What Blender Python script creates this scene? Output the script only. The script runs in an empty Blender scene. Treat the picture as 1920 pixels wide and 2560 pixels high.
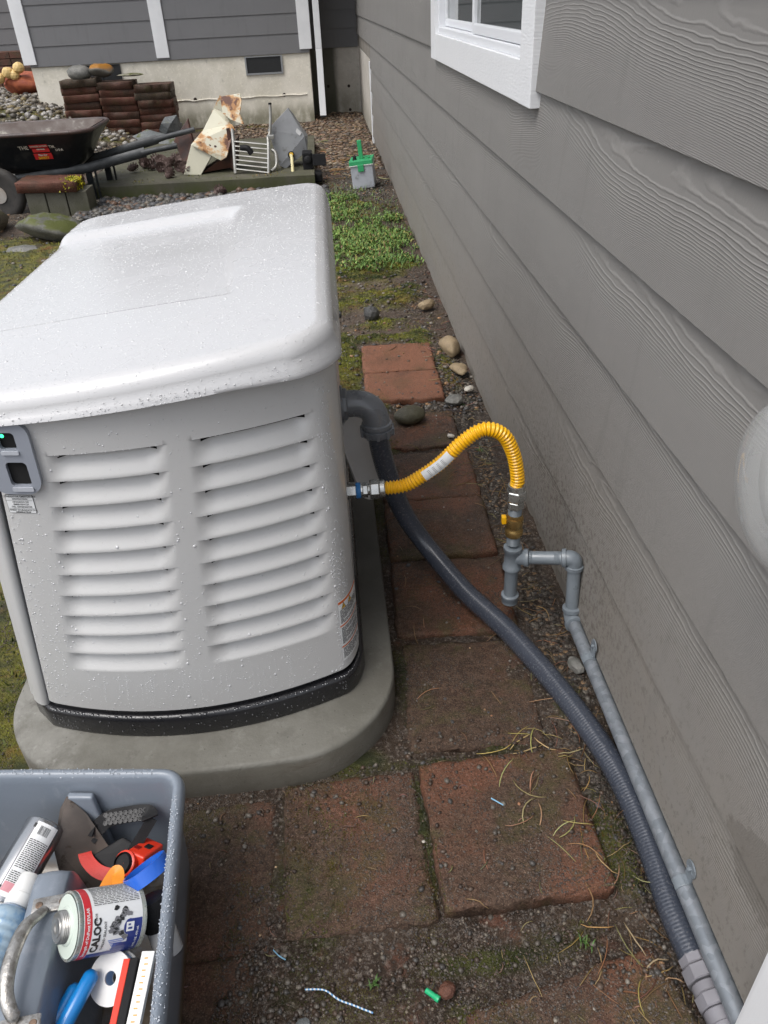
import bpy, bmesh, math, random
import numpy as np
from mathutils import Vector, Matrix
random.seed(7); rng = np.random.default_rng(11)
sc = bpy.context.scene
col = sc.collection
PI = math.pi

# ------------------------------------------------------------------ camera
cam_d = bpy.data.cameras.new('camera'); cam = bpy.data.objects.new('camera', cam_d); col.objects.link(cam)
cam_d.sensor_fit = 'VERTICAL'; cam_d.sensor_height = 24.0; cam_d.lens = 24.0*1930.0/2560.0
cam_d.clip_start = 0.05; cam_d.clip_end = 500
Rw = Matrix(((0.9959, -0.0780, 0.0390), (-0.0762, -0.5540, 0.8290), (-0.0430, -0.8290, -0.5577)))  # columns: right, down, forward
right = Vector((Rw[0][0], Rw[1][0], Rw[2][0])).normalized()
fwd = Vector((Rw[0][2], Rw[1][2], Rw[2][2])).normalized()
right = (right - fwd*right.dot(fwd)).normalized()
upv = right.cross(fwd)
m = Matrix((right, upv, -fwd)).transposed().to_4x4(); m.translation = Vector((0, 0, 1.5))
cam.matrix_world = m
sc.camera = cam

# ------------------------------------------------------------------ sky, sun, exposure (bright overcast)
w = bpy.data.worlds.new('World'); sc.world = w; w.use_nodes = True
wn = w.node_tree.nodes; wl = w.node_tree.links
bg = wn['Background']
sky = wn.new('ShaderNodeTexSky'); sky.sky_type = 'NISHITA'; sky.sun_disc = False
SUN_EL, SUN_AZ = math.radians(62), math.radians(-125)      # azimuth measured from +Y towards +X
sky.sun_elevation = SUN_EL; sky.sun_rotation = SUN_AZ
sky.dust_density = 4.0; sky.air_density = 1.0; sky.ozone_density = 1.0
hs = wn.new('ShaderNodeHueSaturation'); hs.inputs['Saturation'].default_value = 0.34
wl.new(sky.outputs[0], hs.inputs['Color']); wl.new(hs.outputs[0], bg.inputs[0])
bg.inputs[1].default_value = 0.15
sl = bpy.data.lights.new('sun', 'SUN'); sl.energy = 0.75; sl.angle = math.radians(35); sl.color = (1.0, 0.985, 0.97)
so = bpy.data.objects.new('sun', sl); col.objects.link(so)
sd = Vector((math.sin(SUN_AZ)*math.cos(SUN_EL), math.cos(SUN_AZ)*math.cos(SUN_EL), math.sin(SUN_EL)))
so.rotation_euler = sd.to_track_quat('Z', 'Y').to_euler(); so.location = (0, 0, 20)
sc.view_settings.view_transform = 'Standard'; sc.view_settings.look = 'None'
sc.view_settings.gamma = 1.0; sc.view_settings.use_curve_mapping = False
sc.view_settings.exposure = 0.72

# ------------------------------------------------------------------ helpers
def mesh_from(name, V, F, smooth=False):
    me = bpy.data.meshes.new(name)
    me.from_pydata([tuple(v) for v in V], [], [tuple(f) for f in F]); me.update()
    if smooth: me.polygons.foreach_set('use_smooth', [True]*len(me.polygons))
    return me
WL = {}
def place(o, parent=None, loc=None):
    """mesh is in world coordinates: shift so the object's origin is at its parent's origin (or at its own base)"""
    me = o.data
    if parent is not None: L = WL[parent.name]
    else:
        n = len(me.vertices); c = np.empty(n*3); me.vertices.foreach_get('co', c); c = c.reshape(-1, 3)
        L = Vector(((c[:, 0].min()+c[:, 0].max())/2, (c[:, 1].min()+c[:, 1].max())/2, c[:, 2].min())) if loc is None else Vector(loc)
    me.transform(Matrix.Translation(-L))
    col.objects.link(o)
    if parent is not None: o.parent = parent
    else: o.location = L
    WL[o.name] = L.copy()
    return o
def ob(name, me, mat, parent=None, label=None, cat=None, group=None, kind=None):
    o = bpy.data.objects.new(name, me)
    me.name = o.name
    if mat is not None:
        if isinstance(mat, (list, tuple)):
            for q in mat: me.materials.append(q)
        else: me.materials.append(mat)
    place(o, parent)
    tag(o, label, cat, group, kind)
    return o
def tag(o, label=None, cat=None, group=None, kind=None):
    if label: o['label'] = label
    if cat: o['category'] = cat
    if group: o['group'] = group
    if kind: o['kind'] = kind
def empty(name, loc, label=None, cat=None, group=None, kind=None):
    o = bpy.data.objects.new(name, None); col.objects.link(o); o.location = loc
    o.empty_display_size = 0.05
    WL[o.name] = Vector(loc); tag(o, label, cat, group, kind); return o
class B:
    """collects geometry in world coordinates"""
    def __init__(s): s.V = []; s.F = []; s.M = []
    def add(s, V, F, mi=0):
        k = len(s.V); s.V += [tuple(v) for v in V]; s.F += [tuple(i+k for i in f) for f in F]; s.M += [mi]*len(F); return s
    def box(s, x0, x1, y0, y1, z0, z1, mi=0, mtx=None):
        V = [(x, y, z) for z in (z0, z1) for y in (y0, y1) for x in (x0, x1)]
        if mtx is not None: V = [mtx @ Vector(v) for v in V]
        return s.add(V, [(0, 2, 3, 1), (4, 5, 7, 6), (0, 1, 5, 4), (2, 6, 7, 3), (0, 4, 6, 2), (1, 3, 7, 5)], mi)
    def prism(s, poly, d, mi=0):
        """poly: list of 3D points (planar), extruded by vector d"""
        n = len(poly); d = Vector(d); P = [Vector(p) for p in poly]; Q = [p+d for p in P]
        return s.add(P+Q, [tuple(range(n))[::-1], tuple(range(n, 2*n))]+[(i, (i+1) % n, n+(i+1) % n, n+i) for i in range(n)], mi)
    def tube(s, pts, r, seg=12, caps=True, mi=0, sq=None):
        P = [Vector(p) for p in pts]; n = len(P)
        R = r if hasattr(r, '__len__') else [r]*n
        T = [(P[min(i+1, n-1)]-P[max(i-1, 0)]).normalized() for i in range(n)]
        a = Vector((0, 0, 1)) if abs(T[0].z) < .9 else Vector((1, 0, 0))
        u = T[0].cross(a).normalized(); V = []
        for i in range(n):
            u = (u - T[i]*u.dot(T[i])).normalized(); v = T[i].cross(u)
            for k in range(seg):
                t = 2*PI*k/seg; ru = R[i]*(sq[0] if sq else 1); rv = R[i]*(sq[1] if sq else 1)
                V.append(P[i]+u*math.cos(t)*ru+v*math.sin(t)*rv)
        F = [(i*seg+k, i*seg+(k+1) % seg, (i+1)*seg+(k+1) % seg, (i+1)*seg+k) for i in range(n-1) for k in range(seg)]
        if caps: F += [tuple(range(seg))[::-1], tuple((n-1)*seg+k for k in range(seg))]
        return s.add(V, F, mi)
    def lathe(s, prof, o, ax, seg=24, mi=0):
        """prof: list of (radius, distance along axis)"""
        o = Vector(o); ax = Vector(ax).normalized()
        a = Vector((0, 0, 1)) if abs(ax.z) < .9 else Vector((1, 0, 0))
        u = ax.cross(a).normalized(); v = ax.cross(u); V = []
        for r, d in prof:
            for k in range(seg):
                t = 2*PI*k/seg; V.append(o+ax*d+(u*math.cos(t)+v*math.sin(t))*max(r, 1e-5))
        n = len(prof)
        F = [(i*seg+k, i*seg+(k+1) % seg, (i+1)*seg+(k+1) % seg, (i+1)*seg+k) for i in range(n-1) for k in range(seg)]
        F += [tuple(range(seg))[::-1], tuple((n-1)*seg+k for k in range(seg))]
        return s.add(V, F, mi)
    def mesh(s, name='m', smooth=False, bevel=0, bseg=2, angle=35):
        me = mesh_from(name, s.V, s.F, False)
        me.polygons.foreach_set('material_index', s.M)
        bm = bmesh.new(); bm.from_mesh(me)
        bmesh.ops.recalc_face_normals(bm, faces=bm.faces)
        if bevel:
            ed = [e for e in bm.edges if len(e.link_faces) == 2 and e.calc_face_angle(0) > math.radians(angle)]
            bmesh.ops.bevel(bm, geom=ed, offset=bevel, segments=bseg, profile=.6, affect='EDGES', clamp_overlap=True)
        if smooth:
            for f in bm.faces: f.smooth = True
            for e in bm.edges:
                if len(e.link_faces) == 2 and e.calc_face_angle(0) > math.radians(angle+15): e.smooth = False
        bm.to_mesh(me); bm.free(); return me
def bez(pts, n=24):
    """Catmull-Rom through points"""
    P = [Vector(p) for p in pts]; P = [P[0]*2-P[1]]+P+[P[-1]*2-P[-2]]; out = []
    for i in range(1, len(P)-2):
        for k in range(n):
            t = k/n; a, b, c, d = P[i-1], P[i], P[i+1], P[i+2]
            out.append(.5*((2*b)+(c-a)*t+(2*a-5*b+4*c-d)*t*t+(3*b-a-3*c+d)*t**3))
    out.append(P[-2]); return out
def resample(pts, step):
    P = [Vector(p) for p in pts]; L = [0]
    for a, b in zip(P, P[1:]): L.append(L[-1]+(b-a).length)
    n = max(2, int(L[-1]/step)); out = []; j = 0
    for i in range(n+1):
        d = L[-1]*i/n
        while j < len(P)-2 and L[j+1] < d: j += 1
        t = (d-L[j])/max(1e-9, L[j+1]-L[j]); out.append(P[j].lerp(P[j+1], min(1, t)))
    return out, L[-1]
def text_mesh(s, size=.1, align='CENTER', extrude=0.0, bold=0.0, res=2):
    cu = bpy.data.curves.new('t', 'FONT'); cu.body = s; cu.size = size; cu.align_x = align; cu.align_y = 'CENTER'
    cu.extrude = extrude; cu.offset = bold; cu.resolution_u = res
    o = bpy.data.objects.new('t', cu); col.objects.link(o)
    dg = bpy.context.evaluated_depsgraph_get(); me = bpy.data.meshes.new_from_object(o.evaluated_get(dg))
    bpy.data.objects.remove(o); bpy.data.curves.remove(cu)
    V = [v.co.copy() for v in me.vertices]; F = [tuple(p.vertices) for p in me.polygons]
    bpy.data.meshes.remove(me); return V, F
def add_text(b, s, size, O, U, Vv, off=0.0, bold=0.0, mi=0, align='CENTER', f=None):
    V, F = text_mesh(s, size, align, 0, bold); O = Vector(O); U = Vector(U).normalized(); Vv = Vector(Vv).normalized(); N = U.cross(Vv)
    b.add([(f(v) if f else O+U*v.x+Vv*v.y+N*off) for v in V], F, mi)
# value noise
def _h(i, j, s):
    n = (i*374761393+j*668265263+s*974634777) & 0x7fffffff
    n = ((n ^ (n >> 13))*1274126177) & 0x7fffffff
    return ((n ^ (n >> 16)) & 0xffff)/65535.0
def vn(x, y, s=0):
    x = np.asarray(x, float); y = np.asarray(y, float)
    i = np.floor(x).astype(np.int64); j = np.floor(y).astype(np.int64); fx = x-i; fy = y-j
    fx = fx*fx*(3-2*fx); fy = fy*fy*(3-2*fy)
    return (_h(i, j, s)*(1-fx)+_h(i+1, j, s)*fx)*(1-fy)+(_h(i, j+1, s)*(1-fx)+_h(i+1, j+1, s)*fx)*fy
def fbm(x, y, o=4, s=0):
    a = 0; k = .5; x = np.asarray(x, float); y = np.asarray(y, float)
    for q in range(o): a = a+k*vn(x, y, s+q*17); x = x*2.03+3.1; y = y*2.03+7.7; k *= .5
    return a/(1-.5**o)
def ss(a, b, x): t = np.clip((np.asarray(x, float)-a)/(b-a), 0, 1); return t*t*(3-2*t)

# ------------------------------------------------------------------ material toolkit
class T:
    def __init__(s, name):
        s.m = bpy.data.materials.new(name); s.m.use_nodes = True; s.nt = s.m.node_tree; s.p = s.nt.nodes['Principled BSDF']
    def n(s, t, **k):
        q = s.nt.nodes.new('ShaderNode'+t)
        for a, v in k.items():
            if a.startswith('_'): setattr(q, a[1:], v)
            else: s.set(q.inputs[int(a[1:]) if a[0] == 'i' and a[1:].isdigit() else a.replace('__', ' ')], v)
        return q
    def set(s, inp, v):
        if hasattr(v, 'links') or isinstance(v, bpy.types.NodeSocket): s.nt.links.new(v, inp)
        else:
            if isinstance(v, tuple) and len(v) == 3 and inp.type == 'RGBA': v = v+(1,)
            inp.default_value = v
    def pi(s, k, v): s.set(s.p.inputs[k], v)
    def obj(s): return s.n('TexCoord').outputs['Object']
    def wpos(s): return s.n('NewGeometry').outputs['Position']
    def noise(s, v, sc=5, d=4, r=.55, dist=0): return s.n('TexNoise', Vector=v, Scale=sc, Detail=d, Roughness=r, Distortion=dist).outputs['Fac']
    def vor(s, v, sc=5, f='F1', o='Distance'): return s.n('TexVoronoi', _feature=f, Vector=v, Scale=sc).outputs[o]
    def mapp(s, v, sc=(1, 1, 1), loc=(0, 0, 0)): return s.n('Mapping', Vector=v, Scale=sc, Location=loc).outputs[0]
    def math(s, op, a, b=0.0, c=0.0): return s.n('Math', _operation=op, i0=a, i1=b, i2=c).outputs[0]
    def ramp(s, f, a, b, lo=0.0, hi=1.0):
        return s.n('MapRange', _interpolation_type='SMOOTHSTEP', Value=f, i1=a, i2=b, i3=lo, i4=hi).outputs[0]
    def mix(s, f, a, b, mode='MIX'):
        q = s.nt.nodes.new('ShaderNodeMix'); q.data_type = 'RGBA'; q.blend_type = mode
        s.set(q.inputs[0], f); s.set(q.inputs[6], a); s.set(q.inputs[7], b); return q.outputs[2]
    def bump(s, h, st=.5, dist=.01, nrm=None):
        k = dict(Height=h, Strength=st, Distance=dist)
        q = s.n('Bump', **k)
        if nrm is not None: s.set(q.inputs['Normal'], nrm)
        return q.outputs[0]
    def attr(s, n, o='Fac'): return s.n('Attribute', _attribute_name=n).outputs[o]
def simple(name, c, rough=.5, c2=None, sc=8, bump=0.0, bsc=60, bd=.002, metal=0.0, coat=0.0, spots=None, ssc=40, lo=.35, hi=.65, spec=.5):
    t = T(name); v = t.obj()
    if c2 is not None: cc = t.mix(t.ramp(t.noise(v, sc, 5), lo, hi), c, c2)
    else: cc = t.mix(t.noise(v, sc*3, 4), tuple(x*.93 for x in c), tuple(min(1, x*1.07) for x in c))
    if spots is not None: cc = t.mix(t.ramp(t.noise(v, ssc, 4, .6), .56, .7), cc, spots)
    t.pi('Base Color', cc); t.pi('Roughness', t.ramp(t.noise(v, sc*2+3, 3), .2, .8, max(0, rough-.08), min(1, rough+.08)))
    t.pi('Metallic', metal); t.pi('Coat Weight', coat); t.pi('Coat Roughness', .1); t.pi('Specular IOR Level', spec)
    if bump: t.pi('Normal', t.bump(t.noise(v, bsc, 4), bump, bd))
    return t.m

# siding: embossed cedar grain as contour lines of parabolas, each plank offset by its own random number
def siding(name, base, dirt):
    t = T(name); v = t.obj(); sep = t.n('SeparateXYZ', Vector=v)
    rnd = t.n('ObjectInfo').outputs['Random']; r37 = t.math('MULTIPLY', rnd, 37.0)
    return t, v, sep, r37
def siding_mat(name, base, axis='y', grain=1.0, dirt=(.16, .135, .11), dirtz=.75):
    t = T(name); v = t.obj(); sep = t.n('SeparateXYZ', Vector=v)
    L = sep.outputs['Y' if axis == 'y' else 'X']; Z = sep.outputs['Z']
    rnd = t.n('ObjectInfo').outputs['Random']; r37 = t.math('MULTIPLY', rnd, 37.0)
    uv = t.n('CombineXYZ', X=t.math('ADD', L, r37), Y=Z, Z=r37).outputs[0]
    n1 = t.n('TexNoise', Vector=t.mapp(uv, (.9, 1.5, 1)), Scale=1, Detail=1).outputs['Fac']
    n2 = t.n('TexNoise', Vector=t.mapp(uv, (5, 16, 1)), Scale=1, Detail=2).outputs['Fac']
    n3 = t.n('TexNoise', Vector=t.mapp(uv, (28, 50, 1)), Scale=1, Detail=2).outputs['Fac']
    zc = t.math('MULTIPLY_ADD', n1, .30, .07)
    dz = t.math('SUBTRACT', Z, zc)
    ph = t.math('MULTIPLY', t.math('MULTIPLY', dz, dz), 1000.0)
    ph = t.math('ADD', ph, t.math('MULTIPLY', t.math('ADD', L, r37), 4.0))
    ph = t.math('ADD', ph, t.math('MULTIPLY', n2, 2.0)); ph = t.math('ADD', ph, t.math('MULTIPLY', n3, .45))
    fr = t.math('FRACT', ph)
    rid = t.math('SUBTRACT', 1.0, t.math('ABSOLUTE', t.math('MULTIPLY_ADD', fr, 2.0, -1.0)))   # triangle
    rid = t.ramp(rid, .45, 1.0)
    vis = t.ramp(t.n('TexNoise', Vector=t.mapp(uv, (1.3, 7, 1), (5, 0, 0)), Scale=1, Detail=2).outputs['Fac'], .34, .52, .25, 1.0)
    rid = t.math('MULTIPLY', rid, vis)
    c = t.mix(t.noise(v, 3, 4), tuple(x*.93 for x in base), tuple(x*1.06 for x in base))
    c = t.mix(t.math('MULTIPLY', rid, .30*grain), c, tuple(min(1, x*1.5) for x in base))  # sheen on the grain crests painted in as a lighter colour
    # splashed soil, strongest near the ground
    wp = t.wpos(); wz = t.n('SeparateXYZ', Vector=wp).outputs['Z']
    low = t.ramp(wz, dirtz, .05)
    sp = t.math('MULTIPLY', t.ramp(t.noise(wp, 55, 4, .7), .52, .66), low)
    film = t.math('MULTIPLY', t.ramp(t.noise(t.mapp(wp, (1, 2.2, 5)), 1.5, 4), .25, .7, .45, 1.0), low)
    c = t.mix(t.math('MULTIPLY', film, .62), c, dirt); c = t.mix(t.math('MULTIPLY', sp, .45), c, tuple(x*.45 for x in dirt))
    if axis == 'y':      # soil kicked up round the gas riser
        sq = t.n('SeparateXYZ', Vector=wp); ya = t.math('SUBTRACT', sq.outputs['Y'], 1.75)
        near_ = t.math('MULTIPLY', t.ramp(t.math('ABSOLUTE', ya), .75, .15), t.ramp(wz, .62, .25))
        s2 = t.math('MULTIPLY', t.ramp(t.noise(wp, 75, 4, .72), .50, .60), near_); c = t.mix(t.math('MULTIPLY', s2, .6), c, (.075, .058, .045))
    # pale flecks and dark drip marks
    fl = t.ramp(t.vor(t.mapp(wp, (1, 1, .6)), 26), .035, .02)
    c = t.mix(t.math('MULTIPLY', fl, .35), c, (.5, .49, .46))
    st = t.math('MULTIPLY', t.ramp(t.noise(t.mapp(wp, (7, 7, 1.1)), 2.2, 3), .55, .75), .18)
    c = t.mix(st, c, tuple(x*.6 for x in base))
    if axis == 'y':      # damp splash low on the wall
        sw = t.n('SeparateXYZ', Vector=wp); dy_ = t.math('SUBTRACT', sw.outputs['Y'], .64); dzz = t.math('SUBTRACT', wz, .33)
        rr_ = t.math('SQRT', t.math('ADD', t.math('MULTIPLY', t.math('MULTIPLY', dy_, dy_), 70.0), t.math('MULTIPLY', t.math('MULTIPLY', dzz, dzz), 90.0)))
        dm = t.ramp(t.math('ADD', rr_, t.math('MULTIPLY', t.noise(wp, 16, 4, .65), 1.5)), 1.55, 1.45)
        dr_ = t.math('MULTIPLY', t.ramp(t.vor(t.mapp(wp, (1, 1, .45)), 30), .11, .09), t.ramp(t.noise(wp, 3.1, 2), .55, .62))
        c = t.mix(t.math('MULTIPLY', t.math('MAXIMUM', dm, t.math('MULTIPLY', dr_, low)), .38), c, tuple(x*.4 for x in dirt))
    t.pi('Base Color', c); t.pi('Roughness', .62); t.pi('Specular IOR Level', .3)
    h = t.math('ADD', t.math('MULTIPLY', rid, .8), t.math('MULTIPLY', t.noise(v, 220, 3), .25))
    t.pi('Normal', t.bump(h, .6*grain, .0020))
    return t.m

# ------------------------------------------------------------------ ground
WX = 0.60      # siding face of the near wall
MOSS = [(-.12, .95, .10, .22, .75), (-.02, 1.02, .06, .16, .4), (.49, .93, .05, .13, 1.0), (.5, 1.3, .05, .12, .6), (.09, .95, .02, .2, .8), (.12, 1.17, .25, .03, .5), (.3, 1.19, .12, .03, .5),
        (-.05, 1.19, .12, .06, .7), (-.35, .62, .12, .12, .8), (-.2, .68, .1, .06, .6), (.2, .72, .2, .035, .65), (.33, .75, .12, .05, .55), (.13, .62, .06, .05, .5),
        (.2, 3.84, .25, .06, 1.2), (.0, 3.55, .09, .5, 1.1), (.4, 3.8, .09, .16, .8), (.5, 3.4, .06, .3, .6), (.2, 4.55, .5, .35, .62), (.1, 3.05, .12, .14, .9), (.2, 4.05, .4, .2, .5), (.1, 4.95, .35, .12, 1.1), (.25, 5.1, .3, .1, 1.0), (.3, 5.35, .2, .2, .5),
        (-.98, 1.6, .2, .9, 1.2), (-1.2, 2.4, .4, .9, 1.1), (-1.4, 3.6, .6, .9, .8), (-2.0, 5.2, 1.4, 1.0, 1.2), (-2.6, 5.9, 1.0, .6, 1.2), (.2, 6.9, .5, .6, .5), (.08, 2.2, .05, .4, .55), (.12, 2.7, .1, .1, .8), (.12, 2.48, .12, .05, .7),
        (.09, 1.42, .05, .25, .6), (-2.0, 7.1, .6, .3, .6), (-3.5, 8.5, 1.2, .8, .7), (-4.2, 11.6, 1., .8, .7), (-3.2, 11.2, .8, .3, .8), (-1.2, 12.2, 1.2, .12, .8), (-1.6, 7.55, 1.5, .12, .5)]
GRAV = [(-1.2, 7.2, 1.6, .6, 1.3), (-4.3, 10.8, 1.7, 2.2, 1.2), (.25, 10.2, .6, 2.4, .8), (.2, 3.0, .5, .35, .7), (.52, 1.9, .06, 1.6, .9), (.3, 4.2, .5, .4, .35), (.5, 3.2, .12, .7, .8), (.25, 2.92, .25, .1, 1.0), (-.5, 11.2, 1.5, 1.1, .7), (.35, 8.0, .3, 1., .8)]
WEED = [(.2, 5.8, .50, .50, 1.3), (.05, 6.8, .35, .8, 1.0), (.38, 6.3, .28, .5, .8), (.30, 5.25, .30, .28, .95), (-.05, 5.3, .12, .15, .7), (.02, 4.45, .06, .1, .6), (.12, 4.5, .07, .1, .6), (.5, 2.95, .05, .08, .5), (.1, 7.4, .35, .25, .5)]
def field(L, x, y):
    a = np.zeros(np.shape(x))
    for cx, cy, rx, ry, s in L:
        d = ((x-cx)/rx)**2+((y-cy)/ry)**2
        a = np.maximum(a, s*np.exp(-d*.9))
    return a
def mossf(x, y): return np.clip(ss(.28, .60, field(MOSS, x, y)*(.35+1.15*fbm(x*9, y*9, 4, 5))+.12*(fbm(x*3, y*3, 3, 9)-.4)), 0, 1)
def gravf(x, y): return np.clip(ss(.3, .7, field(GRAV, x, y)*(.5+fbm(x*6, y*6, 3, 31))), 0, 1)
def gh(x, y):
    x = np.asarray(x, float); y = np.asarray(y, float)
    h = .030*(fbm(x*5, y*5, 4, 1)-.5)+.010*(fbm(x*28, y*28, 3, 2)-.5)-.004
    near = ss(5.5, 2.0, y)
    h = h+near*(.009*(fbm(x*75, y*75, 2, 3)-.5))
    h = h+.014*mossf(x, y)*(.4+fbm(x*40, y*40, 2, 8))
    h = h+.46*ss(-2.2, -4.3, x)*ss(8.6, 11.5, y)
    # trodden flat under the pad and the tray, worn channel below the paver edge
    h = h*(1-ss(.25, .0, np.abs(x+.4)-.36)*ss(.3, .0, np.abs(y-1.75)-1.2)*.8)
    h = h-.022*np.exp(-((y-.735-.09*(x-.3))/.035)**2)*ss(-.22, .02, x)*ss(.55, .42, x)
    h = h-.022*ss(.50, .54, x)*ss(1.35, 1.1, y)*ss(.3, .5, y)
    return h
def axis_vals(segs):
    o = []
    for a, b, s in segs: o += list(np.arange(a, b-1e-6, s))
    return np.array(o+[segs[-1][1]])
gx = axis_vals([(-60, -12, 8), (-12, -5, .3), (-5, -1.1, .045), (-1.1, -.5, .015), (-.5, .62, .008), (.62, 3, .4), (3, 60, 9)])
gy = axis_vals([(-30, -1, 4), (-1, .35, .15), (.35, 2.2, .008), (2.2, 4.4, .013), (4.4, 13.4, .045), (13.4, 17, .3), (17, 80, 9)])
X, Y = np.meshgrid(gx, gy); Z = gh(X, Y)
nx, ny = len(gx), len(gy)
V = np.stack([X.ravel(), Y.ravel(), Z.ravel()], 1)
idx = np.arange(nx*ny).reshape(ny, nx)
F = np.stack([idx[:-1, :-1].ravel(), idx[:-1, 1:].ravel(), idx[1:, 1:].ravel(), idx[1:, :-1].ravel()], 1)
def np_mesh(name, V, F, smooth=True):
    me = bpy.data.meshes.new(name); k = F.shape[1]
    me.vertices.add(len(V)); me.vertices.foreach_set('co', np.asarray(V, np.float32).ravel())
    me.loops.add(F.size); me.loops.foreach_set('vertex_index', F.astype(np.int32).ravel())
    me.polygons.add(len(F)); me.polygons.foreach_set('loop_start', np.arange(0, F.size, k, dtype=np.int32))
    me.update(calc_edges=True)
    if smooth: me.polygons.foreach_set('use_smooth', [True]*len(F))
    return me
def vattr(me, name, vals):
    a = me.attributes.new(name, 'FLOAT', 'POINT'); a.data.foreach_set('value', np.asarray(vals, np.float32).ravel())
def vcol(me, name, cols):
    a = me.attributes.new(name, 'FLOAT_COLOR', 'POINT'); c = np.ones((len(me.vertices), 4), np.float32); c[:, :3] = cols
    a.data.foreach_set('color', c.ravel())
gm = np_mesh('ground', V, F)
vattr(gm, 'moss', mossf(X, Y)); vattr(gm, 'grav', gravf(X, Y))

t = T('damp_soil'); v = t.wpos()
c = t.mix(t.ramp(t.noise(v, 6, 5), .3, .7), (.026, .016, .010), (.062, .041, .027))
c = t.mix(t.ramp(t.noise(v, 90, 4, .7), .48, .66), c, (.15, .125, .105))
c = t.mix(t.ramp(t.noise(v, 160, 3, .7), .42, .34), c, (.017, .011, .008))
red = t.ramp(t.noise(t.mapp(v, loc=(3, 1, 0)), 11, 5, .65), .56, .70)
c = t.mix(t.math('MULTIPLY', red, .55), c, (.15, .058, .035))
sx = t.n('SeparateXYZ', Vector=v)
dry = t.math('MULTIPLY', t.ramp(sx.outputs['Y'], 2.6, 4.2), t.ramp(t.noise(v, 1.6, 3), .40, .62))
c = t.mix(t.math('MULTIPLY', dry, .5), c, (.135, .10, .072))
g1 = t.n('TexVoronoi', _feature='F1', Vector=v, Scale=70); gc = g1.outputs['Color']; gd = g1.outputs['Distance']
gs = t.n('SeparateColor', Color=gc).outputs[0]
gcol = t.mix(gs, (.05, .05, .048), (.30, .27, .22)); gcol = t.mix(t.ramp(gs, .8, .86), gcol, (.34, .22, .12))
gcol = t.mix(t.ramp(gd, .35, .62), gcol, (.02, .015, .01))
gv = t.attr('grav')
c = t.mix(t.math('MULTIPLY', gv, .8), c, gcol)
sc1 = t.n('TexVoronoi', _feature='F1', Vector=v, Scale=120)
scs = t.n('SeparateColor', Color=sc1.outputs['Color']).outputs[1]
c = t.mix(t.math('MULTIPLY', t.math('MULTIPLY', t.ramp(sc1.outputs['Distance'], .34, .28), t.ramp(scs, .80, .84)), .75), c, t.mix(t.noise(v, 40, 2), (.12, .10, .08), (.42, .36, .28)))
mv = t.attr('moss')
mc = t.mix(t.ramp(t.noise(v, 14, 5, .65), .35, .65), (.034, .042, .008), (.155, .145, .018))
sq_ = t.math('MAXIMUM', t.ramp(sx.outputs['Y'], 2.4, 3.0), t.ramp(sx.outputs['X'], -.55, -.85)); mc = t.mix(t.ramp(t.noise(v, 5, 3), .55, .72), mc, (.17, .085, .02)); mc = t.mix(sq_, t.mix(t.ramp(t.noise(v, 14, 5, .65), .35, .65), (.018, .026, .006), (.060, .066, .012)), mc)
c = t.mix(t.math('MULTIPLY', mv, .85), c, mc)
t.pi('Base Color', c); t.pi('Roughness', t.ramp(t.noise(v, 9, 3), .35, .65, .42, .8)); t.pi('Specular IOR Level', .35)
h = t.math('ADD', t.noise(v, 60, 6, .7), t.math('MULTIPLY', t.math('SUBTRACT', 1.0, gd), t.math('MULTIPLY', gv, 1.4)))
h = t.math('ADD', h, t.math('MULTIPLY', t.noise(v, 230, 3, .7), .5))
t.pi('Normal', t.bump(h, .95, .012))
SOIL = t.m
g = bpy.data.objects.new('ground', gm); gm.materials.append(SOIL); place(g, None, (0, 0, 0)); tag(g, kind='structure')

# ------------------------------------------------------------------ paver path
def paver_mat(name, ca, cb, soil=.5):
    t = T(name); v = t.wpos(); r = t.n('ObjectInfo').outputs['Random']
    vv = t.n('VectorMath', _operation='ADD', i0=v, i1=t.n('CombineXYZ', X=t.math('MULTIPLY', r, 9.0), Y=0.0, Z=0.0).outputs[0]).outputs[0]
    c = t.mix(t.noise(vv, 4, 4), ca, cb)
    c = t.mix(t.ramp(t.noise(v, 150, 3, .7), .5, .68), c, (.20, .092, .06))
    c = t.mix(t.ramp(t.noise(v, 190, 3, .7), .44, .33), c, (.045, .016, .011))
    pit = t.ramp(t.vor(v, 70), .22, .10)
    c = t.mix(t.math('MULTIPLY', pit, .7), c, (.03, .014, .01))
    d = t.ramp(t.noise(vv, 3.2, 6, .62), .62-.34*soil, .82-.34*soil)
    d2 = t.mix(t.ramp(t.noise(v, 70, 4, .7), .4, .65), (.034, .021, .013), (.085, .056, .038))
    c = t.mix(t.math('MULTIPLY', d, .88), c, d2)
    gz = t.ramp(t.noise(vv, 6, 6, .75), .50, .64)
    c = t.mix(t.math('MULTIPLY', gz, .55*min(1, soil*1.4)), c, (.050, .052, .012))
    c = t.mix(t.math('MULTIPLY', t.ramp(t.noise(v, 320, 2, .6), .56, .66), .5), c, (.22, .15, .11)); c = t.mix(t.math('MULTIPLY', t.ramp(t.noise(v, 280, 2, .6), .44, .34), .6), c, (.015, .009, .007))
    t.pi('Base Color', c); t.pi('Roughness', t.ramp(t.noise(vv, 5, 3), .3, .7, .45, .8)); t.pi('Specular IOR Level', .35)
    h = t.math('ADD', t.noise(v, 130, 5, .75), t.math('MULTIPLY', t.noise(v, 20, 4), .8))
    t.pi('Normal', t.bump(t.math('SUBTRACT', h, t.math('MULTIPLY', pit, .35)), .8, .006))
    return t.m
PAV_CLEAN = paver_mat('red_paver', (.180, .073, .038), (.235, .100, .056), .30)
PAV_MID = paver_mat('soiled_red_paver', (.100, .039, .020), (.138, .057, .030), .66)
PAV_DIRT = paver_mat('muddy_red_paver', (.082, .035, .019), (.114, .050, .028), .90)
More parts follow.
